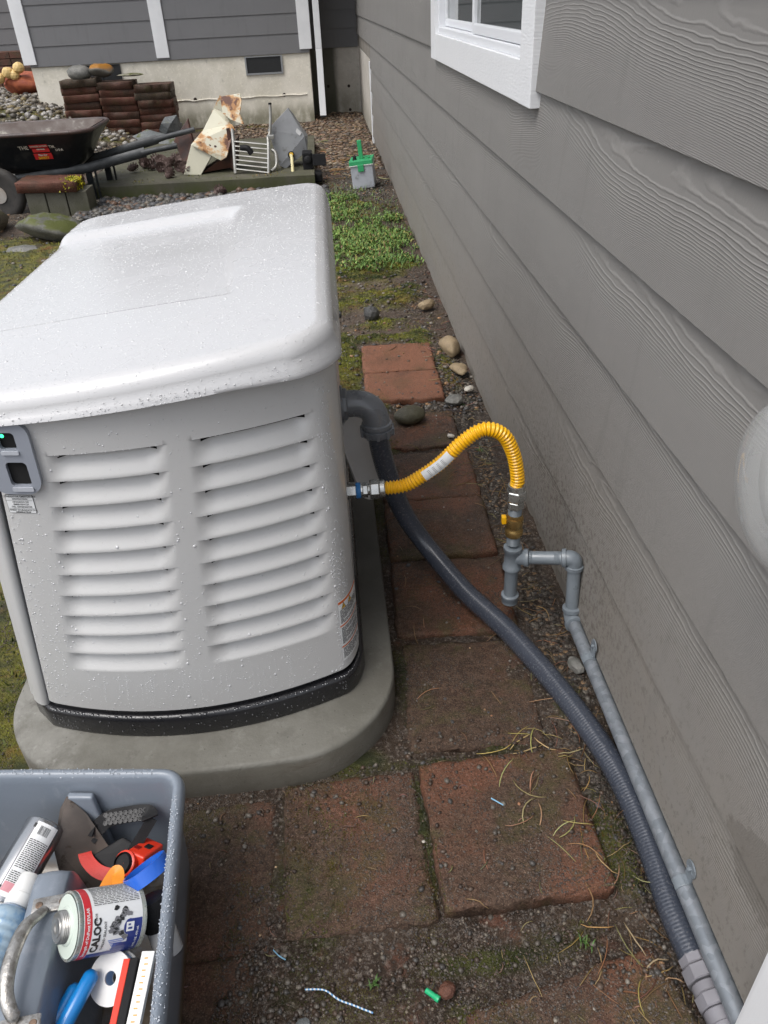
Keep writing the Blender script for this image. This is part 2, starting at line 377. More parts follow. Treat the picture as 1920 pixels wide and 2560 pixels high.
def slab_mesh(w, l, h, bev=.006, seed=0, div=14, rough=.0022):
    """worn slab, origin at the centre of its underside"""
    r = random.Random(seed); b = B(); n = div
    xs = [-w/2+w*i/n for i in range(n+1)]; ys = [-l/2+l*i/n for i in range(n+1)]
    bm = bmesh.new(); vt = {}
    def nz(x, y): return float(vn(x*38+seed*7.3, y*38+seed*3.1, seed)-.5)
    prof = [(0, -h), (0, -bev*1.2), (bev*.35, -bev*.35), (bev*1.2, 0)]
    ring = [(x, -l/2) for x in xs[:-1]]+[(w/2, y) for y in ys[:-1]]+[(x, l/2) for x in xs[:0:-1]]+[(-w/2, y) for y in ys[:0:-1]]
    rings = []
    for ins, z in prof:
        R = []
        for (x, y) in ring:
            k = (1-2*ins/w, 1-2*ins/l); e = nz(x*3+z*20, y*3)*rough*2.6*(1 if z > -h*.9 else .4)
            d = math.hypot(x, y)
            cr = .004 if (abs(abs(x)-w/2) < 1e-6 and abs(abs(y)-l/2) < 1e-6) else 0
            R.append(bm.verts.new((x*k[0]*(1-e/d*1.2-cr/d), y*k[1]*(1-e/d*1.2-cr/d), h+z+(nz(x*2, y*2)*rough if z > -bev*1.3 else 0))))
        rings.append(R)
    m_ = len(ring)
    for a, c_ in zip(rings, rings[1:]):
        for i in range(m_): bm.faces.new((a[i], a[(i+1) % m_], c_[(i+1) % m_], c_[i]))
    top = rings[-1]; grid = {}
    for k, (x, y) in enumerate(ring):
        i = round((x+w/2)/w*n); j = round((y+l/2)/l*n); grid[i, j] = top[k]
    for i in range(1, n):
        for j in range(1, n): grid[i, j] = bm.verts.new((xs[i], ys[j], h+nz(xs[i]*2, ys[j]*2)*rough+.0006))
    for i in range(n):
        for j in range(n): bm.faces.new((grid[i, j], grid[i+1, j], grid[i+1, j+1], grid[i, j+1]))
    bm.faces.new(rings[0][::-1])
    me = bpy.data.meshes.new('slab'); 
    for f in bm.faces: f.smooth = True
    for e in bm.edges:
        if len(e.link_faces) == 2 and e.calc_face_angle(0) > .62: e.smooth = False
    bm.to_mesh(me); bm.free(); return me
path = empty('paver_path', (.27, 1.5, 0), kind='structure')
PV = [  # x centre, y centre, width, length, rotation degrees, z of the top, tilt x, material
    (.272, 3.54, .345, .33, -1.5, .026, .4, PAV_CLEAN), (.268, 3.215, .345, .30, -1, .024, 0, PAV_CLEAN),
    (.275, 2.80, .345, .30, -2, .014, .3, PAV_MID), (.285, 2.435, .345, .33, -1, .016, 0, PAV_MID), (.278, 2.10, .345, .33, -1, .019, -.3, PAV_MID),
    (.270, 1.755, .345, .335, -2, .010, .4, PAV_MID), (.258, 1.375, .33, .36, -2.5, .005, 0, PAV_DIRT),
    (.281, .978, .345, .345, 2.0, .027, .6, PAV_MID), (-.052, .962, .30, .35, 2.0, .009, .3, PAV_DIRT), (-.372, .93, .30, .35, 1.5, .001, 0, PAV_DIRT),
    (-.395, .60, .29, .33, 0, .007, .3, PAV_DIRT), (.345, .485, .37, .36, 13, .026, .5, PAV_MID), (-.02, .45, .33, .33, 5, .002, 0, PAV_DIRT)]
for k, (x, y, ww, ll, rz, zt, tx, mm) in enumerate(PV):
    me = slab_mesh(ww, ll, .06, .008, seed=k+1, div=18, rough=.004); me.materials.append(mm)
    o = bpy.data.objects.new('paver', me); col.objects.link(o); o.parent = path
    o.location = Vector((x, y, zt-.06))-WL[path.name]; o.rotation_euler = (math.radians(tx), 0, math.radians(rz))

# ------------------------------------------------------------------ the house: near wall (x = WX) and rear wing (y = 12.5)
TRIM = simple('white_trim_paint', (.76, .77, .78), .5, (.70, .71, .72), 4, .25, 180, .001)
CONC = None
def concrete(name, a, b_, stain=(.10, .085, .06), zst=.25, amt=.6, wet=None, bs=.5):
    t = T(name); v = t.wpos()
    c = t.mix(t.ramp(t.noise(v, 2.6, 5, .6), .3, .7), a, b_)
    c = t.mix(t.math('MULTIPLY', t.ramp(t.noise(v, 30, 4, .7), .5, .68), .35), c, tuple(x*1.25 for x in a))
    c = t.mix(t.math('MULTIPLY', t.ramp(t.noise(v, 12, 5, .7), .58, .72), .5), c, tuple(x*.55 for x in b_))
    pit = t.ramp(t.vor(v, 45), .12, .05); c = t.mix(t.math('MULTIPLY', pit, .6), c, tuple(x*.4 for x in b_))
    z = t.n('SeparateXYZ', Vector=v).outputs['Z']
    s = t.math('MULTIPLY', t.ramp(z, zst, zst*.1), t.ramp(t.noise(t.mapp(v, (2, 2, 1)), 3, 5, .65), .25, .6))
    c = t.mix(t.math('MULTIPLY', s, amt), c, stain)
    if wet: c = wet(t, v, c)
    t.pi('Base Color', c); t.pi('Roughness', t.ramp(t.noise(v, 4, 3), .3, .7, .5, .85)); t.pi('Specular IOR Level', .35)
    t.pi('Normal', t.bump(t.math('SUBTRACT', t.noise(v, 90, 5, .7), t.math('MULTIPLY', pit, .8)), bs, .004)); return t.m
FND = concrete('foundation_concrete', (.74, .70, .61), (.60, .565, .47), (.12, .115, .06), .35, .8)
def wetf(t, v, c):
    n = t.noise(t.mapp(v, (2.2, 1, .35), (4, 0, 0)), 2.6, 4); x = t.n('SeparateXYZ', Vector=v).outputs['X']
    f = t.math('MULTIPLY', t.ramp(t.math('ADD', x, t.math('MULTIPLY', n, .22)), .42, .30), .85)
    return t.mix(f, c, (.035, .038, .022))
FND2 = concrete('damp_foundation_concrete', (.55, .52, .47), (.45, .42, .37), (.14, .13, .08), .45, .6, wetf)
SID = siding_mat('grey_wall_siding', (.212, .204, .193), 'y', 1.0, (.210, .184, .152), .8)
SIDF = siding_mat('grey_wing_siding', (.168, .168, .172), 'x', .35, (.15, .14, .12), .2)
house = empty('house', (WX, 6.0, 0), 'grey lap sided house wall with white window along the right side', 'house')
H_ = WL['house']
COURSE = .235
# near wall planks: each overlaps the one below, bottom edge proud
def plank_mesh(L0, L1, hgt, t0=.020, along='y'):
    n = max(2, int((L1-L0)/1.2)); V = []; F = []
    for i in range(n+1):
        s_ = L0+(L1-L0)*i/n
        for (d, z) in ((0, 0.0), (t0-.0012, 0.0), (t0, .0012), (.003, hgt), (0, hgt)):
            V.append((-d, s_, z) if along == 'y' else (s_, -d, z))
    for i in range(n):
        for k in range(5):
            a = i*5+k; b_ = i*5+(k+1) % 5; F.append((a, b_, b_+5, a+5))
    F += [(0, 1, 2, 3, 4), tuple(n*5+k for k in (4, 3, 2, 1, 0))]
    b = B(); b.add(V, F); return b.mesh('siding_plank')
def plank(me, mat, loc):
    if not me.materials: me.materials.append(mat)
    o = bpy.data.objects.new('siding_plank', me); col.objects.link(o); o.parent = house; o.location = Vector(loc)-H_; return o
WY0, WY1, WZ0 = 2.335, 4.47, 1.218       # outer edge of the window trim
full = plank_mesh(.47, 10.15, .252); rearp = plank_mesh(10.15, 13.3, .252); nearp = plank_mesh(.47, WY0, .252); farp = plank_mesh(WY1, 10.15, .252)
WTOP = 2.42
for k in range(0, 13):
    z = .085+k*COURSE
    if z+COURSE > WZ0+.12 and z < WTOP-.02:
        if z < WZ0:                       # course notched under the sill
            plank(nearp, SID, (WX, 0, z)); plank(farp, SID, (WX, 0, z))
            b = plank_mesh(WY0, WY1, WZ0-z-.002); plank(b, SID, (WX, 0, z))
        else: plank(nearp, SID, (WX, 0, z)); plank(farp, SID, (WX, 0, z))
    elif z+COURSE > WZ0 and z < WZ0:
        plank(full, SID, (WX, 0, z))
    else: plank(full, SID, (WX, 0, z))
    if z > .8: plank(rearp, SID, (WX, 0, z))
STEM = simple('painted_stem_wall', (.24, .225, .20), .7, (.19, .17, .145), 2.2, .4, 60, .004, spots=(.13, .11, .085), ssc=20)
ob('foundation', B().box(WX+.004, WX+.20, .47, 10.15, -.3, .10).mesh(bevel=.004), STEM, house)
ob('foundation', B().box(WX+.004, WX+.20, 10.15, 13.3, -.3, .86).mesh(), FND2, house)
ob('wall_core', B().box(WX+.0005, WX+.2, .47, WY0+.04, .06, 3.12).box(WX+.0005, WX+.2, WY1-.04, 13.3, .87, 3.12).box(WX+.0005, WX+.2, WY1-.04, 10.15, .11, .868).box(WX+.0005, WX+.2, WY0+.04, WY1-.04, .11, WZ0+.06).box(WX+.0005, WX+.2, WY0+.04, WY1-.04, WTOP-.1, 3.12).mesh(), STEM, house)
ob('corner_board', B().box(WX-.045, WX+.12, .425, .545, -.05, 3.1).mesh(bevel=.012, bseg=3), TRIM, house)
ob('trim_board', B().box(WX-.022, WX-.002, 10.16, 10.30, .0, .85).mesh(bevel=.003), TRIM, house)
# window in the near wall
wnd = ob('window', B().box(WX-.034, WX+.01, WY0, WY0+.15, WZ0, WTOP).box(WX-.034, WX+.01, WY1-.15, WY1, WZ0, WTOP).box(WX-.0325, WX+.01, WY0+.15, WY1-.15, WZ0, WZ0+.108).box(WX-.0325, WX+.01, WY0+.15, WY1-.15, WTOP-.13, WTOP).mesh(bevel=.002), None, house)
t = T('embossed_white_trim'); v = t.wpos(); c = t.mix(t.noise(v, 8, 4), (.72, .73, .745), (.76, .77, .78))
t.pi('Base Color', c); t.pi('Roughness', .45); t.pi('Normal', t.bump(t.noise(t.mapp(v, (1, 12, 60)), 3, 4), .5, .003)); TRIMW = t.m
wnd.data.materials.append(TRIMW)
t = T('white_vinyl'); t.pi('Base Color', (.72, .735, .76)); t.pi('Roughness', .4); VIN = t.m
y0, y1, z0, z1 = WY0+.15, WY1-.15, WZ0+.108, WTOP-.13
def frame(b, a0, a1, c0, c1, w_, x0, x1):
    b.box(x0, x1, a0, a0+w_, c0, c1); b.box(x0, x1, a1-w_, a1, c0, c1); b.box(x0, x1, a0+w_, a1-w_, c0, c0+w_); b.box(x0, x1, a0+w_, a1-w_, c1-w_, c1)
b = B(); frame(b, y0, y1, z0, z1, .028, WX-.018, WX+.05); ob('frame', b.mesh(bevel=.004), VIN, wnd)
ym = y0+(y1-y0)*.50
b = B(); frame(b, y0+.030, ym+.02, z0+.030, z1-.030, .034, WX-.010, WX+.02); ob('sash', b.mesh(bevel=.005), VIN, wnd)
b = B(); frame(b, ym+.022, y1-.030, z0+.030, z1-.030, .030, WX+.012, WX+.035); ob('sash', b.mesh(bevel=.004), VIN, wnd)
ob('weep_hole', B().box(WX-.0195, WX-.0181, y0+.05, y0+.062, z0+.010, z0+.018).mesh(), simple('black_void', (.01, .01, .01), .8), wnd)
t = T('window_glass'); t.pi('Base Color', (.035, .045, .045)); t.pi('Roughness', .03); t.pi('Specular IOR Level', 1.0); t.pi('IOR', 1.7); t.pi('Coat Weight', .6)
GLASS = t.m
ob('pane', B().box(WX+.004, WX+.008, y0+.0645, ym-.0145, z0+.0645, z1-.0645).mesh(), GLASS, wnd)
ob('pane', B().box(WX+.022, WX+.026, ym+.0525, y1-.0605, z0+.0605, z1-.0605).mesh(), GLASS, wnd)
ob('curtain', B().box(WX+.10, WX+.105, y0, y1, z0, z1).mesh(), simple('dark_blind', (.08, .085, .08), .8), wnd)

# rear wing
FY = 12.5
wing = [(-3.95, -.10, FY)]
pl = plank_mesh(-3.93, -.12, .252, .014, 'x'); plr = plank_mesh(-.10, .60, .252, .014, 'x'); pll = plank_mesh(-9, -3.95, .252, .014, 'x')
for k in range(0, 10):
    z = .857+k*COURSE
    plank(pl, SIDF, (0, FY, z)); plank(plr, SIDF, (0, 13.3, z))
    if k < 4: plank(pll, SIDF, (0, 16.2, z-.06))
ob('foundation', B().box(-3.93, -.115, FY+.012, FY+.25, -.2, .855).mesh(bevel=.006), FND, house)
ob('foundation', B().box(-.115, .60, 13.312, 13.5, -.2, .855).mesh(), FND2, house)
ob('foundation', B().box(-.365, -.117, FY+.26, 13.3, -.2, .853).mesh(), FND2, house)
ob('foundation', B().box(-9, -3.95, 16.21, 16.4, -.2, .79).mesh(), FND, house)
ob('wall_core', B().box(-3.93, -.115, FY+.001, FY+.2, .858, 3.12).box(-.33, -.13, FY+.21, 13.29, .86, 3.12).box(-.12, .6, 13.301, 13.5, .86, 3.12).box(-9, -3.95, 16.201, 16.4, .8, 1.74).box(-3.925, -3.75, FY+.21, 16.2, -.2, 3.1).mesh(), STEM, house)
for x0, x1 in ((-4.005, -3.83), (-2.205, -2.03), (-.245, -.075)):
    ob('trim_board', B().box(x0, x1, FY-.032, FY+.0, .885 if x0 < -1 else .90, 3.1).mesh(bevel=.004), TRIM, house)
# formwork seam and tie holes in the foundation
b = B()
pts = [(-3.9+.1*i, FY+.006, .345+.007*math.sin(i*1.7)+.008*random.random()) for i in range(38)]
b.tube(pts, [.007+.004*random.random() for _ in pts], 6)
ob('form_seam', b.mesh(smooth=True), FND, house)
HOLE = simple('rust_stained_hole', (.03, .02, .015), .9)
for x in (-2.25, -1.78, -1.15, -.52): ob('tie_hole', B().lathe([(.026, 0), (.02, .006)], (x, FY+.013, .355+random.uniform(-.01, .01)), (0, -1, 0), 10).mesh(), HOLE, house)
for x, z in ((.12, .36), (.43, .35), (.43, -.02+.05)): ob('tie_hole', B().lathe([(.022, 0), (.018, .006)], (x, 13.312, z), (0, -1, 0), 10).mesh(), HOLE, house)
VENT = simple('black_vent_mesh', (.012, .013, .014), .6); VFR = simple('galvanised_vent_frame', (.32, .33, .34), .45, metal=.6)
for x0, x1, za, zb in ((-3.27, -2.73, .60, .845), (-1.02, -.50, .62, .845)):
    vv = ob('vent', B().box(x0+.02, x1-.02, FY+.002, FY+.010, za+.02, zb-.012).mesh(), VENT, house)
    b = B()
    for a in (x0, x1-.022): b.box(a, a+.022, FY-.010, FY+.011, za, zb)
    b.box(x0+.022, x1-.022, FY-.010, FY+.011, za, za+.022); b.box(x0+.022, x1-.022, FY-.010, FY+.011, zb-.012, zb)
    ob('vent_frame', b.mesh(), VFR if x0 > -2 else VENT, vv)
    if x0 < -2: ob('vent_bar', B().box((x0+x1)/2-.008, (x0+x1)/2+.008, FY-.008, FY+.001, za+.02, zb-.01).mesh(), VENT, vv)
# downspout
DS = [(.045, FY-.02, 3.0), (.045, FY-.02, .92), (-.005, FY-.04, .35), (.012, FY-.18, .02)]
b = B()
b.prism([(-.02, FY-.05, 3.0), (.065, FY-.05, 3.0), (.062, FY-.05, .9), (-.025, FY-.05, .9)][::-1], (0, .05, 0))
b.prism([(-.025, FY-.051, .898), (.062, FY-.051, .898), (.055, FY-.16, .08), (-.035, FY-.16, .08)][::-1], (0, .055, .012))
ob('downspout', b.mesh(bevel=.006), TRIM, house)
ob('downspout_outlet', B().box(-.03, .052, FY-.158, FY-.112, .06, .0795).mesh(), VENT, house)
# unseen eaves and roofs; rear roof cut short at left so lid mirrors sky
RF = simple('dark_roof_shingles', (.06, .06, .062), .85, (.09, .088, .085), 3, .6, 30, .01)
SOF = simple('white_soffit', (.6, .6, .6), .6)
ob('soffit', B().box(.12, WX+.2, .2, 13.3, 3.12, 3.15).box(-4.3, .12, 12.05, 16.2, 3.12, 3.15).mesh(), SOF, house)
ob('gutter', B().box(.03, .115, .2, 11.98, 3.10, 3.24).box(-4.3, .115, 11.965, 12.045, 3.10, 3.24).mesh(bevel=.01), TRIM, house)
ob('roof', B().prism([(.10, .15, 3.23), (.10, 12.0, 3.23), (5, 12.0, 5.2), (5, .15, 5.2)], (0, 0, .04)).prism([(-4.3, 12.0, 3.23), (5, 12.0, 3.23), (5, 17, 5.0), (-4.3, 17, 5.0)], (0, 0, .04)).mesh(), RF, house)
# electricity meter on the near wall
t = T('meter_glass'); t.pi('Base Color', (.55, .56, .55)); t.pi('Roughness', .08); t.pi('Alpha', .42); t.pi('Specular IOR Level', .9); t.pi('Coat Weight', .6); MG = t.m
mt = empty('electricity_meter', (WX, .72, .93), 'round glass covered electricity meter on the siding at the right edge', 'electricity meter')
mc_ = (WX-.0, .70, 1.015); R_ = .105
ob('backplate', B().lathe([(R_+.012, 0), (R_+.012, .03), (R_+.004, .034)], (WX-.012, mc_[1], mc_[2]), (-1, 0, 0), 48).mesh(smooth=True), simple('grey_meter_base', (.33, .33, .32), .45, metal=.5), mt)
ob('face', B().lathe([(R_*.78, .0), (R_*.78, .050), (R_*.70, .058), (R_*.45, .058), (R_*.42, .066)], (WX-.047, mc_[1], mc_[2]), (-1, 0, 0), 40).mesh(smooth=True), simple('grey_meter_body', (.34, .33, .31), .45, (.24, .23, .215), 12), mt)
pr_ = [(R_, 0), (R_, .06)]+[(R_*math.cos(a)+0.0, .06+.04*math.sin(a)) for a in np.linspace(.15, PI/2, 10)]
b = B(); b.lathe(pr_, (WX-.047, mc_[1], mc_[2]), (-1, 0, 0), 56); me = b.mesh(smooth=True)
ob('glass_cover', me, MG, mt)

# ------------------------------------------------------------------ concrete pad
PADM = None
def wetpad(t, v, c):
    n = t.noise(v, 7, 5, .6); x = t.n('SeparateXYZ', Vector=v)
    f = t.ramp(t.math('ADD', x.outputs['X'], t.math('MULTIPLY', n, .10)), -.63, -.60)
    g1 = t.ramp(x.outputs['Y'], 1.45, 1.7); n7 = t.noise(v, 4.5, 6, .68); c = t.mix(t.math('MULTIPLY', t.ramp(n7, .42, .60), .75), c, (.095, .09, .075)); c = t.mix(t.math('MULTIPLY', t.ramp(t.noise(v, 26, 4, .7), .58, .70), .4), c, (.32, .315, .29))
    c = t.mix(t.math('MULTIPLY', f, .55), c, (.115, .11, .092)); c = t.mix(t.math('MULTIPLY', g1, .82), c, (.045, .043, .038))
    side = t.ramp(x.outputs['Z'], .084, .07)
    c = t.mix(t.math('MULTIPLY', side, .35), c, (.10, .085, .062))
    gl = t.ramp(t.noise(t.mapp(v, (1, 2, 6)), 5, 5, .7), .55, .72)
    c = t.mix(t.math('MULTIPLY', t.math('MULTIPLY', gl, side), .6), c, (.07, .045, .03))
    sm = t.math('MULTIPLY', t.ramp(t.noise(t.mapp(v, (1.4, 1, 1), (2, 5, 0)), 9, 5, .65), .60, .72), .5)
    return t.mix(sm, c, (.06, .052, .045))
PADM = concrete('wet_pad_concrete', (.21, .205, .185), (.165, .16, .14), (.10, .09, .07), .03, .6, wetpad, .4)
PADM.node_tree.nodes['Principled BSDF'].inputs['Roughness'].default_value = .4
def rrect(x0, x1, y0, y1, r, n=10, front=0.0):
    """rounded rectangle, counter clockwise, optional bow of the front (low y) edge"""
    P = []
    for cx, cy, a0 in ((x1-r, y0+r, -PI/2), (x1-r, y1-r, 0), (x0+r, y1-r, PI/2), (x0+r, y0+r, PI)):
        for k in range(n+1):
            a = a0+PI/2*k/n; P.append([cx+r*math.cos(a), cy+r*math.sin(a)])
    for k in range(1, 24): P.append([x0+r+(x1-x0-2*r)*k/24, y0])
    xm = (x0+x1)/2; hw = (x1-x0)/2
    for p in P:
        if p[1] < (y0+y1)/2: p[1] -= front*(1-((p[0]-xm)/hw)**2)*(1 if p[1] < y0+r*1.01 else 0)*(1 if p[1] <= y0+1e-6 else (y0+r-p[1])/r)
    return P
prof = [(0.0, -.06), (.0, .0), (.0, .079), (.003, .086), (.010, .0895)]
outer = rrect(-.868, .070, 1.165, 2.95, .235, 14, .035)
b = B(); V = []; n = len(outer); cxm, cym = -.40, 2.0
for ins, z in prof:
    for i, p in enumerate(outer):
        d = Vector((cxm-p[0], cym-p[1], 0)).normalized(); wob = .0035*float(vn(i*.9+z*60, z*45, 4)-.5)*(1 if z < .075 else .3)
        V.append((p[0]+d.x*(ins+wob)+(.012 if p[0] > 0 and p[1] > 1.5 else 0)*0, p[1]+d.y*(ins+wob), z))
F = [(k*n+i, k*n+(i+1) % n, (k+1)*n+(i+1) % n, (k+1)*n+i) for k in range(len(prof)-1) for i in range(n)]
F.append(tuple((len(prof)-1)*n+i for i in range(n)))
b.add(V, F)
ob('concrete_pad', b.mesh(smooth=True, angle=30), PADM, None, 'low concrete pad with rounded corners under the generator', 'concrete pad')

# ------------------------------------------------------------------ generator
def ZLf(x): return .936-.072*min(.6, max(0, -x-.2))
gen = empty('standby_generator', (-.39, 1.95, .09), 'light grey standby generator with louvred end panel and rain drops on its sloping lid', 'generator')
def paintmat(name, c, rough, coat, drop=False):
    t = T(name); v = t.obj()
    cc = t.mix(t.noise(v, 5, 4), tuple(x*.975 for x in c), tuple(x*1.02 for x in c))
    cc = t.mix(t.math('MULTIPLY', t.ramp(t.vor(v, 40), .04, .02), .5), cc, (.2, .19, .17))
    t.pi('Base Color', cc); t.pi('Roughness', t.ramp(t.noise(v, 6, 3), .3, .7, rough-.03, rough+.06)); t.pi('Coat Weight', coat); t.pi('Coat Roughness', .22)
    # film of the finest drops
    vo = t.n('TexVoronoi', _feature='F1', Vector=v, Scale=330); s_ = t.n('SeparateColor', Color=vo.outputs['Color']).outputs[0]
    d = t.math('MULTIPLY', t.ramp(vo.outputs['Distance'], .40, .12), t.ramp(s_, .72 if drop else .86, .9 if drop else .96))
    t.pi('Normal', t.bump(t.math('ADD', d, t.math('MULTIPLY', t.noise(v, 260, 2), .06)), .55, .0012)); return t.m
PAINT = paintmat('light_grey_enclosure_paint', (.50, .498, .49), .36, .12)
LIDP = paintmat('wet_lid_paint', (.505, .505, .51), .24, .45, True)
BLK = simple('wet_black_plastic', (.012, .012, .014), .28, bump=.5, bsc=260, bd=.001, coat=.3)
VOID = simple('unlit_gap', (.003, .003, .003), .9)
def fac(z): return .574-(z-.397)*.204
def gapx(z): return -.730+(z-.245)*.152
def yf(x, z):
    xc = -.42-.075*(z-.1)
    return 1.245+.60*(x-xc)**2
LZ = [.838-.0548*k for k in range(10)]; LH = .0548; LD = .021
def colenv(a):
    e = 0
    for a0, a1 in ((0.0, .478), (.553, 1.0)):
        q = min((a-a0), (a1-a))
        if q > 0: e = max(e, float(ss(0, .085, q)))
    return e
def louvre(a, z):
    e = colenv(a)
    if e <= 0: return 0
    if z > LZ[0] or z < LZ[-1]-LH: return 0
    k = min(9, int((LZ[0]-z)/LH)); tt = (LZ[0]-z)/LH-k
    d = -LD*(1-max(0, min(1, (tt-.30)/.62))**.85)+.0006*math.exp(-((tt-.84)/.17)**2)
    return d*e
rowsz = [.165, .18, .2, .22, .245, .265]
for k in range(9, -1, -1):
    for tt in (.985, .93, .86, .78, .7, .6, .5, .4, .3, .2, .1, .03): rowsz.append(LZ[k]-tt*LH)
    rowsz += [LZ[k]-.0004, LZ[k]+.0003]
rowsz += [.85, .865, .88, .9, .921]
rowsz = sorted(set(r for r in rowsz))
ac = sorted(set(list(np.linspace(0, .09, 12))+list(np.linspace(.09, .39, 14))+list(np.linspace(.39, .64, 34))+list(np.linspace(.64, .91, 14))+list(np.linspace(.91, 1.0, 12))))
def front_pt(s, z):
    zo = z
    """s in [-1,0]: right corner arc, [0,1]: louvred front, [1,1.3]: up to the gap"""
    if s < 0:
        y0 = yf(-.06, z); q = -s; P0 = Vector((-.06, y0, z)); P1 = Vector((-.026, y0+.015, z)); P2 = Vector((-.013, y0+.085, z))
        return P0*(1-q)**2+P1*2*q*(1-q)+P2*q*q
    if s <= 1: x = -.06-s*fac(z)
    else:
        xa = -.06-fac(z); x = xa+(gapx(z)-xa)*(s-1)/.3
    return Vector((x, yf(x, z), z))
def front_n(s, z):
    e = .01
    t_ = (front_pt(s+e, z)-front_pt(s-e, z)); n_ = Vector((-t_.y, t_.x, 0)).normalized()
    return -n_ if n_.y > 0 and s >= 0 else (n_ if n_.x > 0 or n_.y < 0 else -n_)
S_ = list(np.linspace(-1, 0, 12)[:-1])+ac+list(np.linspace(1, 1.3, 10)[1:])
V = []; F = []
nr = len(rowsz); nc = len(S_)
for z in rowsz:
    for s in S_:
        p = front_pt(s, z); d = louvre(s, z) if 0 < s < 1 else 0
        if z > .88: p.z = .88+(z-.88)*(ZLf(p.x)+.003-.88)/.041
        if s > 1.2: d = -.004*((s-1.2)/.1)**2
        V.append(p+Vector((0, -1, 0))*d if 0 <= s else p)
def slit(s, z):
    if not (0 < s < 1) or colenv(s) < .45 or z > LZ[0] or z < LZ[-1]-LH: return False
    k = (LZ[0]-z)/LH; return .02 < k-int(k) < .22
for r in range(nr-1):
    for c in range(nc-1):
        if slit((S_[c]+S_[c+1])/2, (rowsz[r]+rowsz[r+1])/2): continue
        F.append((r*nc+c, r*nc+c+1, (r+1)*nc+c+1, (r+1)*nc+c))
b = B(); b.add(V, F); me = b.mesh(smooth=True, angle=40)
ob('louvred_end_panel', me, PAINT, gen)
# long side towards the wall and rear end
b = B(); zs = [.165, .25, .35, .45, .55, .65, .75, .85, .936]
ring = lambda z: [(-.0127, yf(-.06, z)+.084, z), (-.012, 1.9, z), (-.013, 2.55, z), (-.02, 2.60, z), (-.045, 2.635, z), (-.4, 2.65, min(z, .905)), (-.72, 2.635, min(z, .897)), (-.76, 2.56, min(z, .895))]
V = [p for z in zs for p in ring(z)]; F = [(r*8+c, r*8+c+1, (r+1)*8+c+1, (r+1)*8+c) for r in range(8) for c in range(7)]
b.add(V, F); ob('side_panel', b.mesh(smooth=True), PAINT, gen)
# bulged door on the far left
b = B(); zs = list(np.linspace(.150, .921, 12)); V = []; nd = 0
for z in zs:
    g_ = gapx(z)-.004-.0075*float(ss(.15, .8, z)); y0 = yf(g_, z)
    pts = bez([(g_+.004, y0+.025, z), (g_, y0+.004, z), (g_-.018, y0+.004, z), (g_-.044, y0+.035, z), (g_-.058, y0+.12, z), (g_-.064, 2.0, z), (g_-.060, 2.5, z), (-.75, 2.6, z)], 4)
    nd = len(pts)
    if z > .87: pts = [Vector((p.x, p.y, min(p.z, ZLf(p.x)+.002))) for p in pts]
    V += pts
F = [(r*nd+c, r*nd+c+1, (r+1)*nd+c+1, (r+1)*nd+c) for r in range(len(zs)-1) for c in range(nd-1)]
b.add(V, F); ob('door', b.mesh(smooth=True, angle=60), PAINT, gen)
ob('inner_frame', B().box(-.69, -.05, 1.42, 2.6, .10, .895).box(-.74, -.5, 1.345, 1.6, .10, .895).mesh(), VOID, gen)
# black base tray
o_ = []
for s in np.linspace(-1, 1.3, 60): p = front_pt(s, .17); o_.append((p.x, p.y))
o_ += [(-.785, 1.35), (-.805, 1.43), (-.81, 1.6), (-.80, 2.5), (-.72, 2.65), (-.05, 2.65), (-.013, 2.58), (-.013, 1.9)]
n = len(o_); V = []; pr_ = [(.008, .089), (.011, .096), (.010, .138), (.007, .147), (.001, .151), (-.010, .149), (-.012, .166), (-.03, .167)]
C0 = Vector((-.39, 1.95, 0))
for off, z in pr_:
    for i, p in enumerate(o_):
        a = Vector((*o_[i-1], 0)); c = Vector((*o_[(i+1) % n], 0)); tt = (c-a).normalized(); nn = Vector((-tt.y, tt.x, 0))
        if (Vector((*p, 0))-C0).dot(nn) < 0: nn = -nn
        V.append((p[0]+nn.x*off, p[1]+nn.y*off, z))
F = [(k*n+i, k*n+(i+1) % n, (k+1)*n+(i+1) % n, (k+1)*n+i) for k in range(len(pr_)-1) for i in range(n)]
b = B(); b.add(V, F); base_me = b.mesh(smooth=True, angle=60); ob('base_tray', base_me, BLK, gen)

# lid: height field over a rounded plan, rolled edges, recessed trapezoid on top
LX0, LX1, LY0, LY1 = -.815, -.009, 1.236, 2.69
RR = .06
def lid_y0(x): return LY0+.42*(x+.44)**2*1.0
def ztop(x, y):
    q = min(1, max(0, -x/.815)); z = 1.017-.073*q**1.25-.010*((y-1.95)/.75)**2
    # recess
    ex = -x-.245+(.03*(2.42-y)/.8)
    wE = .055*max(.15, min(1, (y-1.60)/.5))
    my = min(float(ss(1.585, 1.60, y)), 1-float(ss(2.38, 2.445, y)))
    mx = float(ss(0, wE+.01, ex))
    dep = .003+.016*min(1, max(0, (y-1.60)/.75))
    return z-dep*my*mx
def roll(d, r=RR): return 0 if d >= r else r-math.sqrt(max(0, r*r-(r-d)**2))
aa = sorted(set([round(v_, 5) for v_ in list(-1+.16*(np.linspace(0, 1, 16)**1.6))+list(np.linspace(-.84, .2, 54))+list(np.linspace(.2, .55, 50))+list(np.linspace(.55, .84, 14))+list(1-.16*(np.linspace(0, 1, 16)**1.6))]))
bb = sorted(set([round(v_, 5) for v_ in list(-1+.14*(np.linspace(0, 1, 18)**1.7))+list(np.linspace(-.86, -.46, 14))+list(np.linspace(-.54, -.47, 16))+list(np.linspace(-.46, .52, 50))+list(np.linspace(.52, .72, 28))+list(np.linspace(.72, .86, 5))+list(1-.14*(np.linspace(0, 1, 18)**1.7))]))
CR = .088
